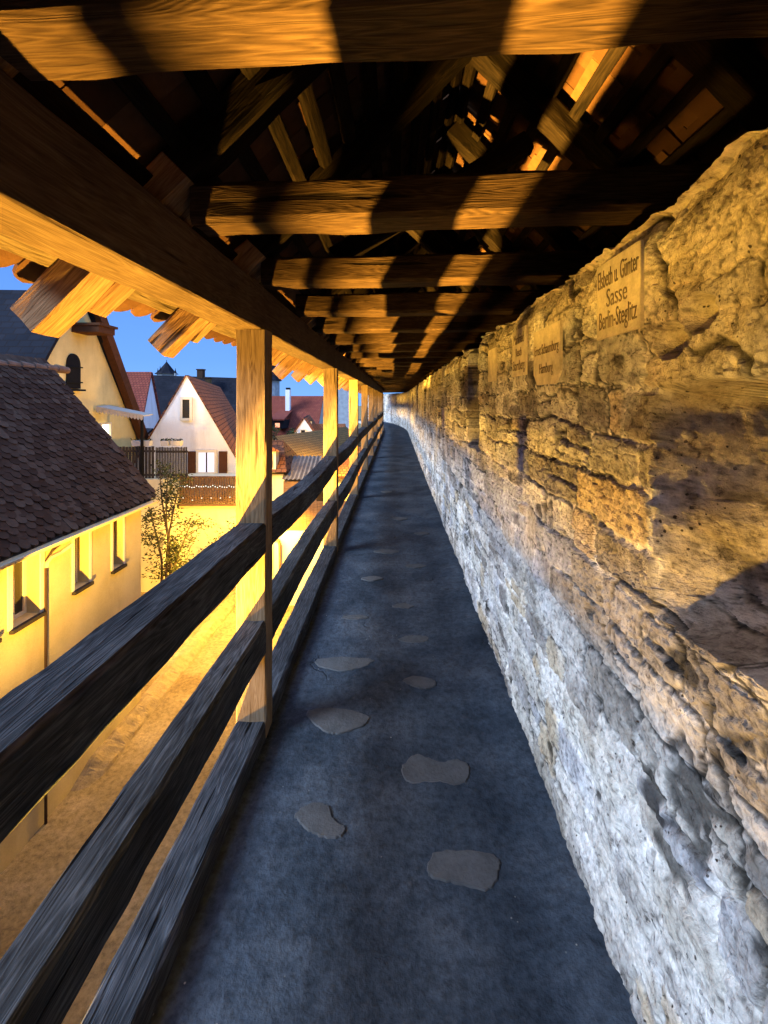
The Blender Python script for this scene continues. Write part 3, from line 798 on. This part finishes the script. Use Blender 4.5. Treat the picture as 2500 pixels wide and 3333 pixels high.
# ------------------------------------------------------------------ house 1: ochre house beside the alley
def holes_wall(name, fix, axis, a0, a1, z0, z1, holes, depth, mat, parent, sgn=1):
    """wall plane at x=fix (axis 'x') or y=fix (axis 'y') with rectangular openings and their jambs; depth = vector offset of the opening's back"""
    As = sorted({a0, a1, *[h[0] for h in holes], *[h[1] for h in holes]}); Zs = sorted({z0, z1, *[h[2] for h in holes], *[h[3] for h in holes]})
    mb = MB()
    def pt(a, z, d=0): return (fix+d, a, z) if axis == 'x' else (a, fix+d, z)
    for i in range(len(As)-1):
        for j in range(len(Zs)-1):
            am, zm = (As[i]+As[i+1])/2, (Zs[j]+Zs[j+1])/2
            if any(h[0] < am < h[1] and h[2] < zm < h[3] for h in holes): continue
            mb.add([pt(As[i], Zs[j]), pt(As[i+1], Zs[j]), pt(As[i+1], Zs[j+1]), pt(As[i], Zs[j+1])], [(0, 1, 2, 3)])
    for (h0, h1, k0, k1) in holes:
        for (p, q) in (((h0, k0), (h0, k1)), ((h1, k0), (h1, k1)), ((h0, k0), (h1, k0)), ((h0, k1), (h1, k1))):
            mb.add([pt(*p), pt(*q), pt(*q, depth), pt(*p, depth)], [(0, 1, 2, 3)])
    return mb.build(name, mat, parent)
h1 = thing('ochre_house', (-6.8, 3, gz), 'ochre plastered house with dark brown tiled roof, lining the left side of the alley', 'house')
HX = -4.79
WIN = [(5.08, 5.52, -1.10, -.16), (5.77, 6.22, -1.10, -.18), (6.88, 7.22, -1.08, -.22), (7.82, 8.12, -1.12, -.26)]
holes_wall('front_wall', HX, 'x', -4, 8.7, gz-.1, .02, WIN, -.22, M['plaster_yellow'], h1)
MB().box((-8.8, -4, gz-.1), (-5.3, 8.69, 0)).build('rear_wall', M['plaster_yellow'], h1)
MB().prism([(-5.4, 8.7, gz), (HX+.001, 8.7, gz), (HX+.001, 8.7, 0), (-5.4, 8.7, .0)], (0, -.05, 0)).build('side_wall', M['plaster_yellow'], h1)
MB().prism([(HX-.02, 8.7, 0.0), (-6.76, 8.7, 2.33), (-8.8, 8.7, 0)], (0, -.2, 0)).build('gable', M['plaster_yellow'], h1)
for (a, b, c, d) in WIN:
    fr = MB(); X = HX-.17
    t = .045
    fr.box((X-.04, a+.001, c+.001), (X, a+t, d-.001)); fr.box((X-.04, b-t, c+.001), (X, b-.001, d-.001)); fr.box((X-.04, a+t, c+.001), (X, b-t, c+t)); fr.box((X-.04, a+t, d-t), (X, b-t, d-.001))
    fr.box((X-.035, (a+b)/2-.022, c+t), (X+.005, (a+b)/2+.022, d-t))
    w = fr.build('window', M['trim'], h1)
    g = MB().box((X-.03, a+t, c+t), (X-.022, b-t, d-t)); go = g.build('pane', M['glass'], h1); 
    go.parent = w
    s = MB().box((HX-.16, a-.04, c-.05), (HX+.06, b+.04, c-.002)); so_ = s.build('sill', M['fence_dark'], h1); so_.parent = w
    cr_ = MB().box((X-.075, a+t, c+t), (X-.07, (a+b)/2-.03, d-t)); 
# pale surrounds of the windows
for (a, b, c, d), e2 in zip(WIN[1:], (.07, .045, .045)):
    tr = MB()
    tr.box((HX+.001, a-e2, c-.0), (HX+.02, a-.001, d+e2)); tr.box((HX+.001, b+.001, c), (HX+.02, b+e2, d+e2)); tr.box((HX+.001, a-.001, d+.001), (HX+.02, b+.001, d+e2))
    tr.build('window_surround', M['trim'], h1)
# unseen canopies added to keep the town wall spots off the ceiling
MB().box((HX-.01, -5.5, -1.02), (-3.18, .1, -.95)).build('added_light_canopy', M['fence_dark'], h1)
MB().box((HX-.01, .15, -1.72), (-3.27, 3.78, -1.65)).build('added_light_canopy', M['fence_dark'], h1)
# roof
tile_field('front_tile_slope', (-4.66, -4, -.14), (0, 1, 0), (-2.1, 0, 2.54), (2.54, 0, 2.1), 88, 30, .148, .112, .26, .014, M['tile_house'], h1, 1.8, None, 5)
mb = MB(); mb.prism([(-4.68, -4, -.16), (-6.76, -4, 2.36), (-8.9, -4, -.16), (-8.9, -4, -.24), (-6.76, -4, 2.24), (-4.68, -4, -.24)], (0, 12.88, 0)); mb.build('roof', M['fence_dark'], h1)
mb = MB()
for k in range(40):
    y0 = -2.5+k*.30; rr = .10
    mb.tube([(-6.76, y0, 2.385), (-6.76, y0+.33, 2.365)], .085, 10, .068)
mb.build('ridge_tiles', M['ridge'], h1)
# gutter and downpipe
mb = MB(); n0 = 9
V = []
for y in (-4, 8.9):
    for k in range(n0):
        an = math.pi+math.pi*k/(n0-1); V.append((-4.62+.065*math.cos(an), y, -.165+.065*math.sin(an)))
    for k in range(n0):
        an = 2*math.pi-math.pi*k/(n0-1); V.append((-4.62+.055*math.cos(an), y, -.165+.055*math.sin(an)))
q = 2*n0
mb.add(V, [(i, (i+1) % q, q+(i+1) % q, q+i) for i in range(q)]+[tuple(range(q)), tuple(range(q, 2*q))[::-1]])
mb.build('gutter', M['zinc'], h1)
MB().tube([(-4.62, 6.62, -.22), (-4.62, 6.62, -.30), (-4.70, 6.5, -.38), (-4.735, 6.36, -.40), (-4.745, 6.30, -.46), (-4.745, 6.29, -.52)], .028, 8).build('pipe_elbow', M['zinc'], h1)
MB().tube([(-4.755, 6.29, -.50), (-4.755, 6.29, gz)], .018, 8).build('downpipe', M['frame_dark'], h1)

fh = thing('added_light_screens', (-3.72, .3, gz), 'unseen screens added in the alley to trim the beam below the railing', 'added_light_screens')  # screens added out of view to narrow the light on the tie beams
MB().box((-3.85, -.7, -2.2), (-2.866, 1.7, -2.19)).build('top_screen', M['iron'], fh)
MB().box((-3.87, -.7, gz), (-3.855, 1.7, -2.19)).build('back_screen', M['iron'], fh)
MB().box((-2.71, -.7, gz), (-2.70, 2.1, -2.26)).build('front_screen', M['iron'], fh)
# ------------------------------------------------------------------ generic gable house
def gable_house(name, apex, lw_, rw_, ridge, base, wallm, roofm, label, over=.18, t=.14, cat='house', group=None):
    """apex / left eave / right eave points of the front gable; ridge = vector to the back"""
    A, L, Rr = Vector(apex), Vector(lw_), Vector(rw_); d = Vector(ridge)
    h = thing(name, (A.x, A.y, base), label, cat, group)
    pts = [Vector((L.x, L.y, base)), Vector((Rr.x, Rr.y, base)), Rr, A, L]
    MB().prism(pts, d).build('wall', wallm, h)
    dn = d.normalized(); up = Vector((0, 0, t*.9))
    for (E, side) in ((L, 0), (Rr, 1)):
        s = (E-A); s_n = s.normalized()
        a0 = A-dn*over+up*.15; e0 = E+s_n*over*1.2-dn*over+up*.15
        # slab built in its own frame so the tile pattern runs along the ridge
        x = dn; y = (A-E).normalized(); y = (y-x*y.dot(x)).normalized(); z = x.cross(y)
        if z.z < 0: x = -x; z = x.cross(y)
        Ld = d.length+2*over
        m = Matrix((x, y, z)).transposed().to_4x4(); m.translation = e0
        mi = m.inverted()
        c = [e0, a0, a0+dn*Ld, e0+dn*Ld]; c = [mi @ p for p in c]
        V = [p for p in c]+[p+Vector((0, 0, t*.6)) for p in c]
        me = mesh('roof', V, [(0, 1, 2, 3), (4, 5, 6, 7), (0, 1, 5, 4), (1, 2, 6, 5), (2, 3, 7, 6), (3, 0, 4, 7)])
        bm = bmesh.new(); bm.from_mesh(me); bmesh.ops.recalc_face_normals(bm, faces=bm.faces); bm.to_mesh(me); bm.free()
        me.materials.append(roofm); o = bpy.data.objects.new('roof', me); COL.objects.link(o); o.parent = h
        m.translation = m.translation-h.location; o.matrix_local = m
    return h
def window(h, cx, y, z0, z1, w, axis='y', depth=.08, frame_w=.05, fmat='trim', pane='glass', name='window', arch=False, mull=True):
    """window proud of the wall, facing -Y (axis y) or +X (axis x)"""
    s = MB(); f = frame_w
    def bx(b, a0, a1, k0, k1, d0, d1):
        if axis == 'y': b.box((a0, y-d1, k0), (a1, y-d0, k1))
        else: b.box((y+d0, a0, k0), (y+d1, a1, k1))
    a0, a1 = cx-w/2, cx+w/2
    bx(s, a0-f, a0, z0-f, z1+f, .002, depth); bx(s, a1, a1+f, z0-f, z1+f, .002, depth)
    bx(s, a0, a1, z1, z1+f, .002, depth); bx(s, a0, a1, z0-f, z0, .002, depth+.02)
    o = s.build(name, M[fmat], h)
    g = MB(); bx(g, a0, a1, z0, z1, .003, .02); p = g.build('pane', M[pane], h); p.parent = o
    if mull:
        g = MB(); bx(g, cx-.02, cx+.02, z0, z1, .021, .045); p = g.build('glazing_bar', M['frame_dark'], h); p.parent = o
    return o

# house 2: yellow gable facing the alley, slate roof
h2 = gable_house('gabled_house', (-8.87, 13, 4.75), (-8.63, 9.3, -.2), (-9.1, 16.7, -.2), (-9, -.4, 0), gz, M['plaster_gable'], M['roof_slate'],
                 'tall yellow gabled house with black arched hatch and dark slate roof', over=.12)
# arched hatch on the gable
V = []; yc, z0, z1, hw = 12.66, 2.08, 2.85, .27
X = -8.80
pts = [(yc-hw, z0), (yc+hw, z0), (yc+hw, z1-.12)]+[(yc+hw*math.cos(a), z1-.12+.30*math.sin(a)) for a in np.linspace(.2, math.pi-.2, 9)]+[(yc-hw, z1-.12)]
MB().prism([(X, a, b) for a, b in pts], (-.2, 0, 0)).build('arched_hatch', M['iron'], h2)
for z in (z0+.15, z1-.2): MB().box((X, yc-hw-.05, z), (X+.03, yc+hw+.05, z+.035)).build('hinge_strap', M['iron'], h2)
MB().box((X, yc-hw-.08, z0-.07), (X+.08, yc+hw+.1, z0-.02)).build('hatch_ledge', M['iron'], h2)
# verge boards and purlin end
mb = MB(); mb.prism([(-8.80, 13.0, 4.85), (-8.80, 13.35, 4.85), (-9.02, 16.95, -.25), (-9.02, 16.60, -.25)], (.22, 0, 0)); mb.build('verge_board', M['shutter'], h2)
mb = MB(); mb.box((-8.9, 12.62, 3.62), (-8.1, 13.35, 3.80)); mb.box((-8.9, 12.58, 3.803), (-8.05, 13.42, 3.87)); mb.build('purlin_end', M['shutter'], h2)
window(h2, 14.05, -8.86, .1, 1.02, .42, 'x', fmat='trim', pane='lit', mull=False, name='lit_door')

# awning of the terrace
aw = thing('awning', (-8.2, 14.6, 1.2), 'white terrace awning with scalloped valance beside the yellow gable', 'awning')
MB().prism([(-8.8, 13.6, 1.55), (-7.5, 13.75, 1.27), (-7.5, 14.3, 1.30), (-8.8, 14.2, 1.58)], (0, 0, .03)).build('canopy', M['awning'], aw)
mb = MB(); 
for k in range(14):
    x0 = -8.8+k*1.3/14; x1 = x0+1.3/14; z = 1.58-.25*(k+.5)/14; yk = 13.6+.15*(k+.5)/14-.01
    mb.add([(x0, yk, z), (x1, yk, z-.018), (x1, yk, z-.14), ((x0+x1)/2, yk, z-.19), (x0, yk, z-.13)], [(0, 1, 2, 3, 4)])
mb.build('valance', M['awning'], aw)
MB().tube([(-7.62, 13.9, -.56), (-7.62, 13.9, 1.3)], .045, 8).build('awning_pole', M['iron'], aw)

# terrace block with the two balconies
an = thing('yellow_annex', (-6.4, 17, gz), 'bright yellow flat annex with terrace below the white gable house', 'building')
MB().box((-8.8, 15.0, gz-.1), (-3.75, 19, -.75)).build('wall', M['plaster_cream'], an)
MB().box((-8.8, 13.9, gz-.1), (-6.99, 14.998, -.62)).build('side_wing', M['plaster_cream'], an)
def slat_fence(name, x0, x1, y, z0, z1, n, w, mat, label, rails=(.1, .85), th=.025, cat='fence', gap_rand=0.0):
    t = thing(name, ((x0+x1)/2, y, z0), label, cat)
    mb = MB()
    for k in range(n):
        x = x0+(x1-x0)*(k+.5)/n+random.uniform(-1, 1)*gap_rand
        mb.box((x-w/2, y, z0), (x+w/2, y+th, z1+random.uniform(-.01, .01)))
    mb.build('slat_panel', mat, t)
    for r in rails: MB().box((x0, y+th+.001, z0+(z1-z0)*r-.03), (x1, y+th+.04, z0+(z1-z0)*r+.03)).build('fence_rail', mat, t)
    return t
slat_fence('terrace_fence', -8.75, -7.28, 13.95, -.6, .36, 15, .075, M['fence_dark'], 'dark board terrace fence, wide slats, left section under the awning')
slat_fence('terrace_fence', -7.26, -6.30, 13.97, -.6, .34, 20, .028, M['fence_dark'], 'dark terrace fence with narrow slats, right section beside the white gable house')
bal = slat_fence('balcony_railing', -6.97, -4.2, 14.9, -1.56, -.70, 34, .05, M['fence_balcony'], 'brown slatted balcony railing hung with fairy lights', rails=(.03, .2, .97), cat='railing')
mb = MB(); mb.box((-7.0, 14.86, -1.64), (-4.2, 14.96, -1.58)); mb.build('bottom_board', M['fence_balcony'], bal)
fl_ = thing('fairy_lights', (-5.6, 14.85, -1.1), 'string of small white fairy lights on the brown balcony railing', 'lights')
mb = MB(); mw = MB(); pts = []
for k in range(36):
    x = -6.93+k*.075; z = -.97-.05*abs(math.sin(k*.9))-.04*random.random(); pts.append((x, 14.885, z))
    mb.lathe((x, 14.875, z), [(0, -.016), (.013, -.008), (.016, 0), (.013, .008), (0, .016)], 6)
    if k % 4 == 1: mb.lathe((x+.02, 14.875, z-.36-.07*random.random()), [(0, -.016), (.013, -.008), (.016, 0), (.013, .008), (0, .016)], 6)
mb.build('bulbs', M['bulb'], fl_)['kind'] = 'stuff'; mw.tube(pts, .004, 4).build('wire', M['iron'], fl_)
for (x0, x1, lab) in ((-8.0, -7.42, 'long pale planter on the dark terrace fence'), (-7.12, -6.86, 'small square planter right of the long one'), (-6.80, -6.50, 'small yellowish planter nearest the white gable house')):
    pt_ = thing('planter', ((x0+x1)/2, 14.1, .36), lab, 'planter', 'planters on the terrace fence')
    MB().prism([(x0+.03, 13.98, .37), (x1-.03, 13.98, .37), (x1, 13.98, .53), (x0, 13.98, .53)], (0, .2, 0)).build('box', M['planter'], pt_)
    mb = MB()
    for k in range(60):
        c = Vector((random.uniform(x0, x1), random.uniform(13.98, 14.18), .52+random.random()**2*.07)); a = Vector((random.uniform(-1, 1), random.uniform(-1, 1), random.uniform(-1, 1)))*.035; b = Vector((random.uniform(-1, 1), random.uniform(-1, 1), random.uniform(-1, 1)))*.03
        mb.add([c-a, c+b, c+a, c-b], [(0, 1, 2, 3)])
    mb.build('foliage', M['leaf'], pt_)

# white gable house
wh = gable_house('white_gable_house', (-7.23, 16, 2.60), (-9.05, 16, -.48), (-5.40, 16, -.48), (-4.2, 14, 0), gz, M['plaster_white'], M['roof_orange'],
                 'white plastered gable house with orange tiled roof and brown shutters', over=.03, t=.07)
window(wh, -7.23, 15.99, 1.14, 1.78, .25, 'y', depth=.05, frame_w=.085, fmat='trim', mull=False)
dr = window(wh, -6.52, 15.98, -.72, -.04, .56, 'y', depth=.07, frame_w=.09, fmat='trim', pane='lit_cool', name='balcony_door')
for x in (-7.02, -5.95):
    MB().box((x-.13, 15.90, -.75), (x+.15, 15.94, .0)).build('shutter', M['shutter'], wh)

# small low slate roof, red roofed house, long slate roof, spire
gable_house('low_shed', P(330, 930, 19), P(282, 968, 17.6), P(345, 968, 19.5), (-1.2, .3, 0), -1.5, M['plaster_grey'], M['roof_slate'], 'low dark slate roof behind the terrace fence, below the red roof', over=.05)
gable_house('red_roofed_house', P(325, 806, 27), P(299, 940, 24.2), P(350, 935, 28.2), (-6.0, -.2, 0), gz, M['plaster_white'], M['roof_red'], 'steep red roofed house with white end gable between yellow and white gables', over=.1)
ch = thing('chimney', P(235, 803, 27), 'dark ornate chimney at the left end of the red roof', 'chimney')
c = P(235, 806, 26.9); MB().box((c.x-.28, c.y-.2, c.z-.6), (c.x+.28, c.y+.2, c.z+.35)).build('stack', M['frame_dark'], ch)
MB().lathe((c.x, c.y, c.z+.35), [(.22, 0), (.1, .12), (.17, .25), (.17, .42), (.05, .62), (.09, .7), (0, .8)], 8).build('chimney_cap', M['iron'], ch)
gable_house('slate_roofed_house', P(322, 812, 38), P(322, 812, 38)+Vector((-.1, -2.9, -3.6)), P(322, 812, 38)+Vector((.1, 2.9, -3.6)), (9.2, 0, -.3), gz, M['plaster_grey'], M['roof_slate'], 'long dark slate roof behind the white gable house', over=.1)
for (u, v0, v1, wd, lab) in ((437, 812, 800, 12, 'low dark chimney on the slate roof right of the white apex'), (452, 834, 818, 10, 'round pale chimney low on the slate roof')):
    t = thing('chimney', P(u, v0, 37), lab, 'chimney'); a = P(u-wd/2, v0+6, 37); b = P(u+wd/2, v1, 37)
    MB().box((a.x, 36.5, a.z), (b.x, 37, b.z)).build('stack', M['frame_dark'] if u < 440 else M['roof_moss'], t)
    MB().box((a.x-.05, 36.45, b.z), (b.x+.05, 37.05, b.z+.08)).build('chimney_cap', M['frame_dark'], t)
def spire(u, vtop, vmid, vbase, wd, Y, label, name='spire', flare=1.0, body='stone_far', seg=4):
    c = P(u, vmid, Y); r = wd/2000*Y; top = P(u, vtop, Y).z; base = P(u, vbase, Y).z
    t = thing(name, (c.x, Y, base), label, 'tower')
    MB().lathe((c.x, Y, 0), [(r, base), (r, c.z)], max(8, seg)).build('tower_wall', M[body], t)
    H = top-c.z
    MB().lathe((c.x, Y, c.z), [(r*1.25*flare, 0), (r*1.0, H*.12), (r*.72, H*.35), (r*.36, H*.68), (.02, H)], 8).build('spire_roof', M['roof_slate'], t)
    MB().tube([(c.x, Y, top-.1), (c.x, Y, top+H*.12)], .05, 5).build('finial', M['iron'], t)
    return t
spire(360, 781, 808, 830, 40, 75, 'pointed slate spire with corner turrets seen above the slate roof')
for (u, vt) in ((341, 797), (346, 793), (379, 797)):
    spire(u, vt, 806, 830, 5, 74, {341: 'leftmost tiny pinnacle beside the slate spire', 346: 'taller tiny pinnacle hugging the left of the slate spire', 379: 'tiny pinnacle to the right of the slate spire'}[u], 'pinnacle')
spire(583, 750, 823, 990, 42, 70, 'round grey stone tower with flared slate roof partly behind the nearest post', 'round_tower')
t = thing('stone_tower', P(742, 900, 62), 'tall pale grey stone tower seen between the second and third posts', 'tower')
a = P(728, 985, 62); b = P(757, 815, 62); MB().box((a.x, 62, a.z), (b.x, 66, b.z)).build('tower_wall', M['stone_far'], t)

# ------------------------------------------------------------------ right of the nearest post
# long red roof
rh = gable_house('long_red_roofed_house', P(560, 857, 46), P(560, 857, 46)+Vector((-.1, -3.2, -3.6)), P(560, 857, 46)+Vector((.1, 3.2, -3.6)), (6.3, 0, 0), gz, M['plaster_grey'], M['roof_red'], 'long dusky red roofed house beyond the gardens, right of the nearest post', over=.1)
t = thing('chimney', P(623, 873, 44.5), 'slim pale chimney standing on the long dusky red roof', 'chimney')
a = P(618.5, 876, 44.6); b = P(627.5, 842, 44.6); MB().box((a.x, 44.2, a.z-.6), (b.x, 44.8, b.z)).build('stack', M['plaster_white'], t)
MB().box((a.x+.03, 44.25, b.z), (b.x-.03, 44.75, b.z+.2)).build('chimney_cap', M['iron'], t)
dm = thing('dormer', P(598, 925, 42), 'dark dormer with a small red lit window on the long red roof', 'dormer')
a = P(586, 926, 41.5); b = P(613, 908, 41.5); MB().box((a.x, 41.5, a.z), (b.x, 44.5, b.z)).build('cheek', M['roof_slate'], dm)
MB().prism([(a.x-.1, 41.3, b.z), (b.x+.1, 41.3, b.z), (b.x+.1, 44.5, b.z+.75), (a.x-.1, 44.5, b.z+.75)], (0, 0, .12)).build('roof', M['roof_red'], dm)
a = P(594.5, 923, 41.45); b = P(604, 914, 41.45); MB().box((a.x, 41.42, a.z), (b.x, 41.49, b.z)).build('lit_window', M['lit_red'], dm)
sg = gable_house('small_gable_house', P(657, 905, 31), P(615, 968, 31), P(700, 968, 31), (-1.0, 7, 0), gz, M['plaster_white'], M['roof_orange'], 'small pale gable house with one tiny dark window beyond the bushes', over=.03)
a = P(655, 935, 31)
window(sg, a.x, 30.99, P(0, 941, 31).z, P(0, 929, 31).z, .28, 'y', depth=.06, frame_w=.05, mull=False)
gable_house('orange_roofed_shed', P(668, 918, 34), P(668, 918, 34)+Vector((0, -1.2, -.7)), P(668, 918, 34)+Vector((0, 1.2, -.7)), (2.6, 0, 0), -4, M['plaster_yellow'], M['roof_orange'], 'low orange roofed building with pale yellow wall right of the small gable', over=.05)
t = thing('chimney', P(671, 918, 33), 'thin cream chimney beside the small pale gable', 'chimney')
a = P(669.5, 925, 33.3); MB().box((a.x, 33.2, a.z-.3), (a.x+.13, 33.35, a.z+.5)).build('stack', M['trim'], t)
MB().box((a.x-.02, 33.18, a.z+.5), (a.x+.15, 33.37, a.z+.54)).build('chimney_cap', M['frame_dark'], t)
# mossy roof with white gable end
mh = gable_house('mossy_roofed_house', P(596, 946, 20), P(560, 1018, 19.5), P(655, 1020, 18), (2.2, 7, .0), gz, M['plaster_white'], M['roof_moss'], 'white house with mossy brown roof sloping right, behind the nearest post', over=.12)
# yellow narrow house with tiled hip and cream dormer
yh = thing('narrow_yellow_house', (-3.9, 15, gz), 'narrow bright yellow house with small orange pent roof just right of the nearest post', 'house')
MB().box((-4.5, 14.2, gz-.1), (-3.42, 16.5, -.52)).build('wall', M['plaster_cream'], yh)
a = P(618, 1018, 14.0)
mb = MB(); mb.add([(-4.6, 14.0, -.42), (-3.30, 14.0, -.42), (-3.75, 15.4, .42), (-4.6, 15.4, .42), (-3.30, 16.6, -.42), (-4.6, 16.6, -.42)], [(0, 1, 2, 3), (1, 4, 2), (4, 5, 3, 2), (0, 3, 5), (0, 5, 4, 1)]); mb.build('roof', M['roof_orange'], yh)
MB().box((-3.95, 14.12, -.45), (-3.66, 14.5, .20)).build('dormer', M['trim'], yh)
MB().prism([(-4.1, 14.05, .2), (-3.5, 14.05, .2), (-3.8, 14.05, .36)], (0, .6, 0)).build('dormer_roof', M['roof_orange'], yh)
MB().box((-3.85, 14.09, -.3), (-3.76, 14.115, .12)).build('dormer_window', M['frame_dark'], yh)
# corrugated lean-to
ct = thing('corrugated_lean_to', (-3.2, 14.6, -1), 'dark corrugated lean-to roof between yellow house and mossy roof', 'shed')
V = []; F = []
for k in range(33):
    x = -3.42+k*.032; z = .022*math.cos(k*math.pi/2*1.0)
    V += [(x, 13.9, -.62+z), (x-.1, 15.6, -.12+z)]
F = [(2*k, 2*k+2, 2*k+3, 2*k+1) for k in range(32)]
mb = MB(); mb.v = [Vector(v) for v in V]; mb.f = F; mb.build('roof_sheet', M['soil'], ct)
MB().box((-3.40, 14.0, -2.0), (-2.40, 15.5, -.70)).build('wall', M['fence_brown'], ct)
# cream shed with board fence on top
cs = thing('cream_shed', (-2.6, 14, gz), 'bright cream walled shed with a downpipe beside the alley', 'shed')
MB().box((-3.42, 13.0, gz-.1), (-1.2, 16, -1.9)).build('wall', M['plaster_cream'], cs)
MB().tube([(-3.46, 12.93, -2.0), (-3.38, 12.93, -2.1), (-3.28, 12.93, -2.15), (-3.24, 12.93, -2.3), (-3.24, 12.93, gz)], .04, 8).build('downpipe', M['fence_brown'], cs)
slat_fence('board_fence', -3.2, -1.2, 12.98, -1.89, -1.08, 20, .095, M['fence_brown'], 'brown upright board fence on top of the cream shed wall', rails=(.1, .9))
# far cream building seen between second and third posts
t = thing('far_cream_house', (-2.5, 21, gz), 'bright cream house wall seen low between the second and third posts', 'house')
MB().box((-4.6, 20.0, gz-.1), (-1.3, 24, -1.6)).build('wall', M['plaster_cream'], t)
MB().prism([(-4.7, 19.8, -1.6), (-1.2, 19.8, -1.6), (-1.2, 22, -.55), (-4.7, 22, -.55)], (0, 0, .1)).build('roof', M['roof_orange'], t)

# street lamp (hidden from the photo's viewpoint behind the nearest post)
sl_ = thing('street_lamp', (-3.62, 12.15, gz), 'street lantern on a pole behind the nearest oak post', 'street lamp')
MB().tube([(-3.62, 12.2, gz), (-3.62, 12.2, -1.1)], .04, 8, .028).build('pole', M['iron'], sl_)
MB().lathe((-3.62, 12.2, -.68), [(.17, 0), (.15, .03), (.05, .12), (0, .15)], 8).build('lamp_cap', M['iron'], sl_)
MB().lathe((-3.62, 12.2, -1.08), [(.05, 0), (.06, .02), (.10, .38)], 6).build('lamp_glass', M['lampglass'], sl_)

t2 = thing('street_lamp', (-3.87, 12.6, gz), 'taller added lantern, unseen behind the nearest oak post, there to warm the yellow gable', 'street lamp')  # unseen lantern body added to go with the gable lamp
MB().tube([(-3.87, 12.6, gz), (-3.87, 12.6, .95), (-3.87, 12.4, 1.02)], .035, 8, .022).build('pole', M['iron'], t2)
MB().lathe((-3.87, 12.4, .82), [(.16, 0), (.12, .05), (.04, .14), (0, .17)], 8).build('lamp_cap', M['iron'], t2)
# ------------------------------------------------------------------ plants
def leaves(mb, c, r, n, size):
    for k in range(n):
        d = Vector((random.gauss(0, 1), random.gauss(0, 1), random.gauss(0, 1))).normalized()*random.random()**.5
        p = Vector(c)+Vector((d.x*r[0], d.y*r[1], d.z*r[2]))
        a = Vector((random.gauss(0, 1), random.gauss(0, 1), random.gauss(0, .6))).normalized()*size*random.uniform(.6, 1.3)
        b = a.cross(Vector((random.gauss(0, 1), random.gauss(0, 1), random.gauss(0, 1)))).normalized()*size*.38
        mb.add([p-a, p+b, p+a, p-b], [(0, 1, 2, 3)])
def build_tree(name, base, tops, label, leafn, lsize, lmat, r0=.06, cr=(.28, .28, .3), cat='tree', clumps=5):
    t = thing(name, base, label, cat); tr = MB(); lv = MB(); b = Vector(base)
    for (x, y, z) in tops:
        e = Vector((x, y, z)); pts = []
        s = b+Vector((random.uniform(-.12, .12), random.uniform(-.1, .1), 0))
        for k in range(7):
            f = k/6; p = s.lerp(e, f)+Vector((.10*math.sin(f*5+x*3), .08*math.sin(f*4+z), 0))*(f > 0)
            pts.append(p)
        tr.tube(pts, r0, 6, r0*.25)
        for k in range(clumps):
            f = .38+.62*k/(clumps-1); i = min(5, int(f*6)); p = pts[i].lerp(pts[i+1], f*6-i)
            for _ in range(2):
                q = p+Vector((random.uniform(-.5, .5), random.uniform(-.45, .45), random.uniform(-.15, .35)))*.9
                tr.tube([p, p.lerp(q, .6)+Vector((0, 0, .05)), q], r0*.25, 4, r0*.08)
                leaves(lv, q, cr, leafn, lsize)
    tr.build('trunk', M['bark'], t); lv.build('crown', M[lmat], t)
    return t
build_tree('slender_tree', (-6.15, 12.3, gz), [(-6.5, 12.3, -1.0), (-6.0, 12.3, -.35), (-5.75, 12.2, -.6), (-6.3, 12.6, -.3), (-5.6, 12.4, -1.6)], 'slender multi-stemmed tree beside the corner of the ochre house', 60, .05, 'leaf', .05, (.26, .26, .26))
build_tree('young_shrub', (-5.1, 13.6, gz), [(-5.5, 13.6, -2.5), (-5.0, 13.7, -2.2), (-4.7, 13.6, -2.8)], 'sparse leafy shrub against the bright yellow annex wall', 22, .05, 'leaf', .02, (.22, .2, .22), cat='shrub')
for (u, v, Y, r, lab, lm, nn) in ((607, 955, 27, .85, 'dark dense bush below the red lit dormer', 'leaf_dark', 900), (640, 968, 25, .75, 'yellow lit feathery bush in front of the small pale gable', 'leaf', 800), (655, 985, 23, .6, 'low olive bush above the mossy roof', 'leaf', 600), (688, 978, 26, .75, 'green rounded bush left of the second post', 'leaf_dark', 900)):
    c = P(u, v, Y); t = thing('bush', (c.x, c.y, gz), lab, 'bush'); mb = MB()
    for k in range(9):
        q = c+Vector((random.uniform(-1, 1)*r, random.uniform(-.6, .6)*r, random.uniform(-.8, .8)*r)); leaves(mb, q, (r*.45, r*.45, r*.4), nn//9, .09)
    for k in range(3): leaves(mb, c-Vector((0, 0, 1+.8*k)), (r, r, .8), 200, .10)
    mb.build('foliage', M[lm], t)
    MB().tube([(c.x, c.y, gz), (c.x, c.y, c.z)], .08, 6, .03).build('stem', M['bark'], t)
